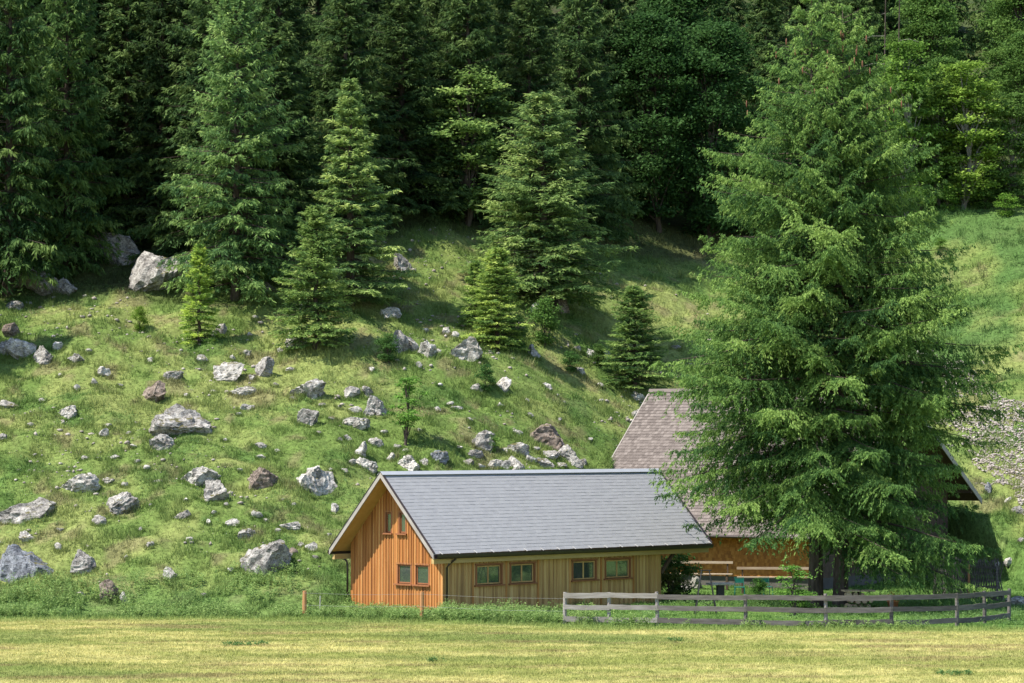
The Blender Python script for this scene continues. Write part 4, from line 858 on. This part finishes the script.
# --- the farmhouse behind the spruce
a_ = rad(-35); HO = Vector((13.85, 127.0, 0)); Lh, Wh, hw, zeh, zbh, zrh, eh, ebk, gl, gr = 11.6, 14.0, 6.4, 2.45, 3.95, 9.4, 1.0, 1.0, 1.2, 1.4
house = empty('farmhouse', HO, 'old farmhouse with brown shingle roof and orange shingled wall behind the huge spruce', 'house', None, a_)
def shingles(mb, P, N, u0, u1, z0, top, holes=(), sw=.13, ch=.17):
    N = Vector(N); z = z0; k = 0
    while True:
        if z > max(top(u0), top(u1), top((u0+u1)/2), top(u0+(hw if u1-u0 > 12 else 0))): break
        u = u0-(k % 2)*sw/2
        while u < u1:
            a, b = max(u, u0)+.002, min(u+sw, u1)-.002; u += sw
            if b-a < .01 or z+ch > min(top(a), top(b)) or any(a < h[1] and b > h[0] and z < h[3] and z+ch > h[2] for h in holes): continue
            mb.hexa([P(a, z)+N*.022, P(b, z)+N*.022, P(b, z)+N*.034, P(a, z)+N*.034, P(a, z+ch+.02)+N*.003, P(b, z+ch+.02)+N*.003, P(b, z+ch+.02)+N*.012, P(a, z+ch+.02)+N*.012], random.random())
        z += ch; k += 1
PF = lambda u, z: Vector((u, 0, z)); PR = lambda u, z: Vector((0, u, z))
slf = (zrh-zeh)/(hw+eh); slb = (zrh-zbh)/(Wh-hw+ebk)
topg = lambda u: (zeh+(u+eh)*slf if u < hw else zbh+(Wh+ebk-u)*slb)-.12
hwn = []
mb = MB(); shingles(mb, PF, (0, -1, 0), -Lh, 0, .5, lambda u: zeh+.85, hwn); mb.build('wall', M['shingle_wall'], house)['label'] = 'front wall of small orange wooden shingles'
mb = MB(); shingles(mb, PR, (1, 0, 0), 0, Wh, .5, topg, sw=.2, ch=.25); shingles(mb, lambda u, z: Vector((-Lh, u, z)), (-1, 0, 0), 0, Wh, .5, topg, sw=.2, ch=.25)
mb.build('wall', M['dark_wood'], house)['label'] = 'shingled gable walls with shade in their dark brown colour'  # gable shade is put into the wood colour, darker than the front
core = MB(); i0 = 0
for xx in (-Lh+.01, -.01): core.v += [(xx, .01, -.3), (xx, Wh-.01, -.3), (xx, Wh-.01, topg(Wh)-.05), (xx, hw, topg(hw)-.08), (xx, .01, topg(0)-.05)]
core.t = [.5]*10; core.f = [(0, 4, 3, 2, 1), (5, 6, 7, 8, 9), (0, 5, 9, 4), (1, 2, 7, 6), (2, 3, 8, 7), (3, 4, 9, 8), (0, 1, 6, 5)]
core.build('wall_core', M['dark_wood'], house)
mb = MB(); mb.box(-Lh-.03, .03, -.03, Wh+.03, -.3, .5, .5); mb.build('plinth', M['plaster'], house)
for q in hwn: window(house, lambda u, z: Vector((u, -.075, z)), (0, -1, 0), *q, M['beam_light'], mull=True, out=.05)
for q in ((3.2, 4.2, 1.1, 2.2), (8.0, 9.0, 1.1, 2.2), (5.0, 6.0, 4.4, 5.4)): window(house, lambda u, z: Vector((.075, u, z)), (1, 0, 0), *q, M['beam_light'], out=.05)
for s in (0, 1):
    E0, E1 = (-Lh-gl, -eh, zeh), (gr, -eh, zeh); R0, R1 = (-Lh-gl, hw, zrh), (gr, hw, zrh)
    if s: E0, E1 = (-Lh-gl, Wh+ebk, zbh), (gr, Wh+ebk, zbh)
    mb = MB(); roof_tiles(mb, E0, E1, R0, R1, .215, .17, .012, seed=13+s, jit=.005); rf = mb.build('roof', M['shingle_roof'], house)
    mb = MB(); deck(mb, E0, E1, R0, R1, .12); mb.build('soffit', M['dark_wood'], rf)
    for xx in (-Lh-gl-.05, gr+.003):
        mb = MB(); e = Vector(E0); e.x = xx; e.z -= .03; r2_ = Vector((xx, hw, zrh-.03)); d = .24
        mb.hexa([e+Vector((0, 0, -d)), e+Vector((.045, 0, -d)), r2_+Vector((.045, 0, -d)), r2_+Vector((0, 0, -d)), e+Vector((0, 0, .05)), e+Vector((.045, 0, .05)), r2_+Vector((.045, 0, .05)), r2_+Vector((0, 0, .05))], .5); mb.build('bargeboard', M['barge'], house)
    yy = E0[1]+(-.07 if not s else .07); mb = MB(); mb.tube([(-Lh-gl, yy, E0[2]-.04), (gr, yy, E0[2]-.04)], .07, 8, .4); mb.build('gutter', M['gutter'], house)
for y_, z_ in ((.0, topg(0)-.22), (hw, topg(hw)-.25), (Wh, topg(Wh)-.22)): mb = MB(); mb.box(0.03, gr-.05, y_-.09, y_+.09, z_, z_+.18, .5); mb.build('purlin', M['dark_wood'], house)
mb = MB(); mb.hexa([(-Lh-gl-.05, hw-.16, zrh-.08), (gr+.05, hw-.16, zrh-.08), (gr+.05, hw+.16, zrh-.08), (-Lh-gl-.05, hw+.16, zrh-.08), (-Lh-gl-.05, hw-.05, zrh+.09), (gr+.05, hw-.05, zrh+.09), (gr+.05, hw+.05, zrh+.09), (-Lh-gl-.05, hw+.05, zrh+.09)], .6); mb.build('ridge_cap', M['shingle_roof'], house)

# ------------------------------------------------------------------ fences and the yard
def V3(px, Y, dz=0): p = atY(px, Y); p.z += dz; return p
posts = [(550.5, 103.6), (564.5, 103.2), (608.5, 102.9), (656.8, 102.5), (745, 101.6), (825, 101.2), (890.5, 101.3), (956, 102.2), (983.5, 103.6), (1008, 105.4)]
pp = [atY(a, b) for a, b in posts]
def rail_fence(idx, label, mat, tz=(1.10, .66, .20)):
    e = empty('rail_fence', pp[idx[0]], label, 'fence'); o_ = Vector(e.location)
    for n_, i in enumerate(idx):
        p = pp[i]-o_; mb = MB(); rad_ = .075
        ph = 1.21+random.uniform(-.04, .05); mb.tube([(p.x, p.y+.10, -.2), (p.x+.01, p.y+.10, ph*.5), (p.x+random.uniform(-.03, .03), p.y+.10, ph)], [rad_, rad_*.95, rad_*.85], 8, jit=.05)
        mb.build('post', M['fence_pale' if i in (3, 5) else mat], e)
    for i, j in zip(idx[:-1], idx[1:]):
        for z in tz:
            a = pp[i]-o_; b = pp[j]-o_; u = (b-a).normalized(); mb = MB(); q0 = a-u*.03; q1 = b+u*.03
            z0 = z+random.uniform(-.03, .03); z1 = z+random.uniform(-.03, .03); hh = .185+random.uniform(-.015, .02); N = 7
            for k in range(N):
                f0, f1 = k/N, (k+1)/N; sg = lambda f: -.012*math.sin(f*math.pi)+.004*math.sin(f*9+i)
                A = q0.lerp(q1, f0); B = q0.lerp(q1, f1); A.z = z0+(z1-z0)*f0+sg(f0); B.z = z0+(z1-z0)*f1+sg(f1)
                w0 = hh*(1+.06*math.sin(k*2.3+j)); w1 = hh*(1+.06*math.sin((k+1)*2.3+j)); nn = Vector((-u.y, u.x, 0))*.02
                t_ = .5+.3*math.sin(i*3+z*9)
                mb.hexa([A-nn-Vector((0, 0, w0/2)), B-nn-Vector((0, 0, w1/2)), B+nn-Vector((0, 0, w1/2)), A+nn-Vector((0, 0, w0/2)), A-nn+Vector((0, 0, w0/2)), B-nn+Vector((0, 0, w1/2)), B+nn+Vector((0, 0, w1/2)), A+nn+Vector((0, 0, w0/2))], t_)
            mb.build('rail', M[mat], e)
    return e
rail_fence([1, 2, 3], 'sunlit pale section of grey rail fence in front of the cabin windows', 'fence_pale')
rail_fence([3, 4, 5, 6, 7, 8, 9], 'long curving grey rail fence with three rails in front of the huge spruce', 'fence_wood')
# wire fence posts
wp = [('fence_post', 305, 606, 591, 'short round orange brown post in the weeds left of the cabin', M['post_wood'], .085), ('fence_post', 422, 619, 592, 'orange brown wooden post in front of the orange gable', M['post_wood'], .075), ('fence_post', 320.5, 606, 596, 'thin pale stake right of the short round post', M['bracket'], .02)]
tops_ = []
for nm, px, py, pt, lb, m_, r_0 in wp:
    Yp = 107.8 if px < 330 else 105.6; p = atY(px, Yp); h = (project(*p)[1]-pt)*p.y/F
    mb = MB(); mb.tube([(0, 0, -.2), (0, 0, h*.5), (.01, 0, h)], [r_0, r_0, r_0*.92], 9, .5, .03); o = mb.build(nm, m_); o.location = p; tag(o, lb, 'post'); tops_.append(p+Vector((0, 0, h)))
mb = MB(); a = tops_[0]; b = tops_[1]; c = pp[1]
for dz in (-.08, -.55):
    for p, q in ((a, b), (b, c+Vector((0, 0, 1.05)))):
        mb.tube([p+Vector((0, -.09, dz)), (p+q)/2+Vector((0, -.09, dz-.05)), q+Vector((0, -.09, dz))], .003, 4, .5)
tag(mb.build('fence_wire', M['wire']), 'two thin wires strung between the wooden posts before the cabin', 'wire')
# lattice garden fence on the right
e0 = V3(936, 121.5); e1 = V3(998, 118.5); e = empty('lattice_fence', e0, 'weathered criss cross picket fence on a low board base beside the farmhouse', 'fence'); d = e1-e0; Ld = d.length; u = d.normalized(); n_ = Vector((-u.y, u.x, 0))
for sg in (-1, 1):
    mb = MB(); x = 0.
    while x < Ld:
        x += .145; hgt = 1.72+random.uniform(-.08, .1); s_ = sg*.16+random.uniform(-.04, .04)
        a = u*(x-s_)+Vector((0, 0, .42))+n_*.025*sg; b = u*(x+s_)+Vector((0, 0, hgt))+n_*.025*sg; mb.beam(a, b, .05, .022, None, up=(n_.x, n_.y, 0))
    mb.build('pickets', M['fence_wood'], e)
mb = MB(); mb.beam(u*-.1+Vector((0, 0, .55))-n_*.06, u*(Ld+.1)+Vector((0, 0, .55))-n_*.06, .04, .08); mb.beam(u*-.1+Vector((0, 0, 1.4))-n_*.06, u*(Ld+.1)+Vector((0, 0, 1.4))-n_*.06, .04, .07); mb.build('rails', M['fence_wood'], e)
mb = MB(); mb.beam(u*-.2+Vector((0, 0, .2)), u*(Ld+.25)+Vector((0, 0, .2)), .09, .42, .4); mb.build('base_board', M['fence_wood'], e)
for x in (0, Ld*.55, Ld): mb = MB(); mb.beam(u*x+Vector((0, 0, -.2))-n_*.12, u*x+Vector((0, 0, 1.5))-n_*.12, .09, .09, .5, up=(1, 0, 0)); mb.build('post', M['post_wood'] if x and x < Ld else M['fence_wood'], e)
# garden table, benches, chairs in front of the farmhouse wall
def bench(px, Y, L_, h, back, label, cat, nm, rz=-.12, dep=.4, mat='plank_grey'):
    e = empty(nm, V3(px, Y), label, cat, None, rz)
    mb = MB(); [mb.box(-L_/2, L_/2, k*dep/3, (k+1)*dep/3-.012, h-.045, h) for k in range(3)]; mb.build('table_top' if 'table' in nm else 'seat', M[mat], e)
    for x in (-L_/2+.25, L_/2-.25): mb = MB(); mb.box(x-.05, x+.05, .03, .11, 0, h-.046, .5); mb.box(x-.05, x+.05, dep-.1, dep-.02, 0, h-.046, .5); mb.build('leg', M['dark_wood'], e)
    if back:
        mb = MB(); mb.box(-L_/2, L_/2, dep+.01, dep+.045, back-.11, back, .7); mb.build('backrest', M[mat], e)
        for x in (-L_/2+.25, L_/2-.25): mb = MB(); mb.box(x-.035, x+.035, dep+.046, dep+.1, 0, back, .5); mb.build('back_post', M['dark_wood'], e)
    return e
bench(698, 127.2, 3.1, .74, 1.30, 'long wooden bench with a high back rail against the orange wall', 'bench', 'garden_bench', rz=rad(-35)*.3)
bench(777, 122.6, 3.6, .80, 1.22, 'long weathered plank bench beside the green garden chairs', 'bench', 'garden_bench', rz=-.06)
for k, (px, lb) in enumerate(((739, 'green metal garden chair, left of the two before the plank bench'), (766, 'green metal garden chair, right of the two near the leafy shrub'))):
    e = empty('garden_chair', V3(px, 121.2), lb, 'chair', None, .3*k)
    mb = MB(); mb.box(-.22, .22, -.2, .2, .43, .46, .5); mb.build('seat', M['green_paint'], e)
    for sx in (-.2, .2):
        for sy in (-.18, .18): mb = MB(); mb.tube([(sx*1.1, sy*1.1, 0), (sx, sy, .43)], .016, 6, .5); mb.build('leg', M['green_paint'], e)
    mb = MB(); mb.tube([(-.2, .19, .46), (-.2, .27, .86), (.2, .27, .86), (.2, .19, .46)], .014, 6, .5); mb.box(-.18, .18, .26, .275, .62, .82, .6); mb.build('backrest', M['green_paint'], e)
e = empty('stone_table', V3(720, 119.5), 'pale slab table standing before the orange wall', 'table', None, .2)
mb = MB(); mb.box(-.55, .5, -.4, .4, .63, .70, .9); mb.build('table_top', M['stone_pale'], e); mb = MB(); mb.box(-.16, .14, -.14, .14, -.05, .629, .1); mb.build('pedestal', M['plaster'], e)
e = empty('metal_trestle', V3(705, 109.5), 'black metal A-frame stand with crossed legs on the lawn behind the fence', 'stand', None, .25)
for x in (-.45, .45):
    for sy in (-.45, .45): mb = MB(); mb.tube([(x+(.12 if sy > 0 else -.12), sy, 0), (x*.35, 0, 1.75)], .022, 6, .5); mb.build('leg', M['black_metal'], e)
mb = MB(); mb.tube([(-.45*.35-.1, 0, 1.74), (.45*.35+.1, 0, 1.74)], .022, 6, .5); mb.tube([(-.42, -.3, .62), (.42, -.3, .62)], .014, 6, .5); mb.tube([(-.42, .3, .62), (.42, .3, .62)], .014, 6, .5); mb.tube([(-.5, -.42, .1), (.42, -.3, .62)], .012, 6, .5); mb.tube([(.5, -.42, .1), (-.42, -.3, .62)], .012, 6, .5); mb.build('crossbars', M['black_metal'], e)
make_rock('boulder', 685, 588, 12, 10, 'rock_pale', 'left of the two pinkish boulders on the lawn right of the cabin', 'pinkish garden boulders', 3, 901)
make_rock('boulder', 697, 583, 13, 15, 'rock_pale', 'right taller of the two pinkish boulders on the lawn right of the cabin', 'pinkish garden boulders', 3, 902)
kBu.put(V3(678, 122.5), 1.25, 1, 'tall green bush under the cabin canopy', 'bush', None, (.85, .95, .8, 1), 1.2)
kBu.put(V3(668, 119.5), .85, 2, 'olive and reddish low bush at the cabin corner behind the fence', 'bush', None, (1.5, 1.0, .9, 1), .95)
kS.put(V3(792, 108.5), .82, 1, 'light green leafy shrub left of the huge spruce trunks', 'shrub', None, (1.7, 1.8, 1.2, 1), 1.15)
kBu.put(V3(800, 110.0), .55, 3, 'low light green plants at the foot of the leafy shrub', 'shrub', None, (1.6, 1.7, 1.1, 1), .9)
kBu.put(V3(758, 118.0), .6, 3, 'leafy potted shrub between the two green chairs', 'shrub', None, (1.1, 1.3, .9, 1), .6)
# firewood beside the trunk
wo = V3(857, 112.5); e = empty('woodpile', wo, 'pile of pale split logs under a plank right of the huge spruce trunks', 'firewood', None, .1)
k = 0
for row, (n, z) in enumerate(((4, .12), (4, .36), (3, .60))):
    for i in range(n):
        x = -.42+i*.27+(row % 2)*.1; mb = MB(); mb.tube([(x, -.25, z+random.uniform(-.02, .02)), (x+random.uniform(-.05, .05), .3, z)], .105+random.uniform(-.02, .02), 9, None, .06); mb.build('log', M['log_wood'], e)
mb = MB(); mb.box(-.62, .65, -.33, .36, .73, .79, .8); mb.build('cover_plank', M['log_wood'], e)
e = empty('flowerpot', V3(892, 112.0), 'terracotta pot with orange flowers under the low spruce branches', 'flowerpot'); mb = MB()
mb.tube([(0, 0, 0), (0, 0, .32), (0, 0, .33), (0, 0, .38)], [.16, .23, .26, .26], 14, .5); mb.build('pot', M['terracotta'], e, True)
V, tn = leafy(rng, np.array([e.location.x]*14)+rng.normal(0, .1, 14), np.array([e.location.y]*14)+rng.normal(0, .1, 14), np.full(14, .42), 12, (.06, .12)); V = V-np.array(e.location)+np.array([0, 0, .33])
link(bpy.data.objects.new('flowers', np_mesh('flowers', V, 4, M['petal'], tint=tn)), e)
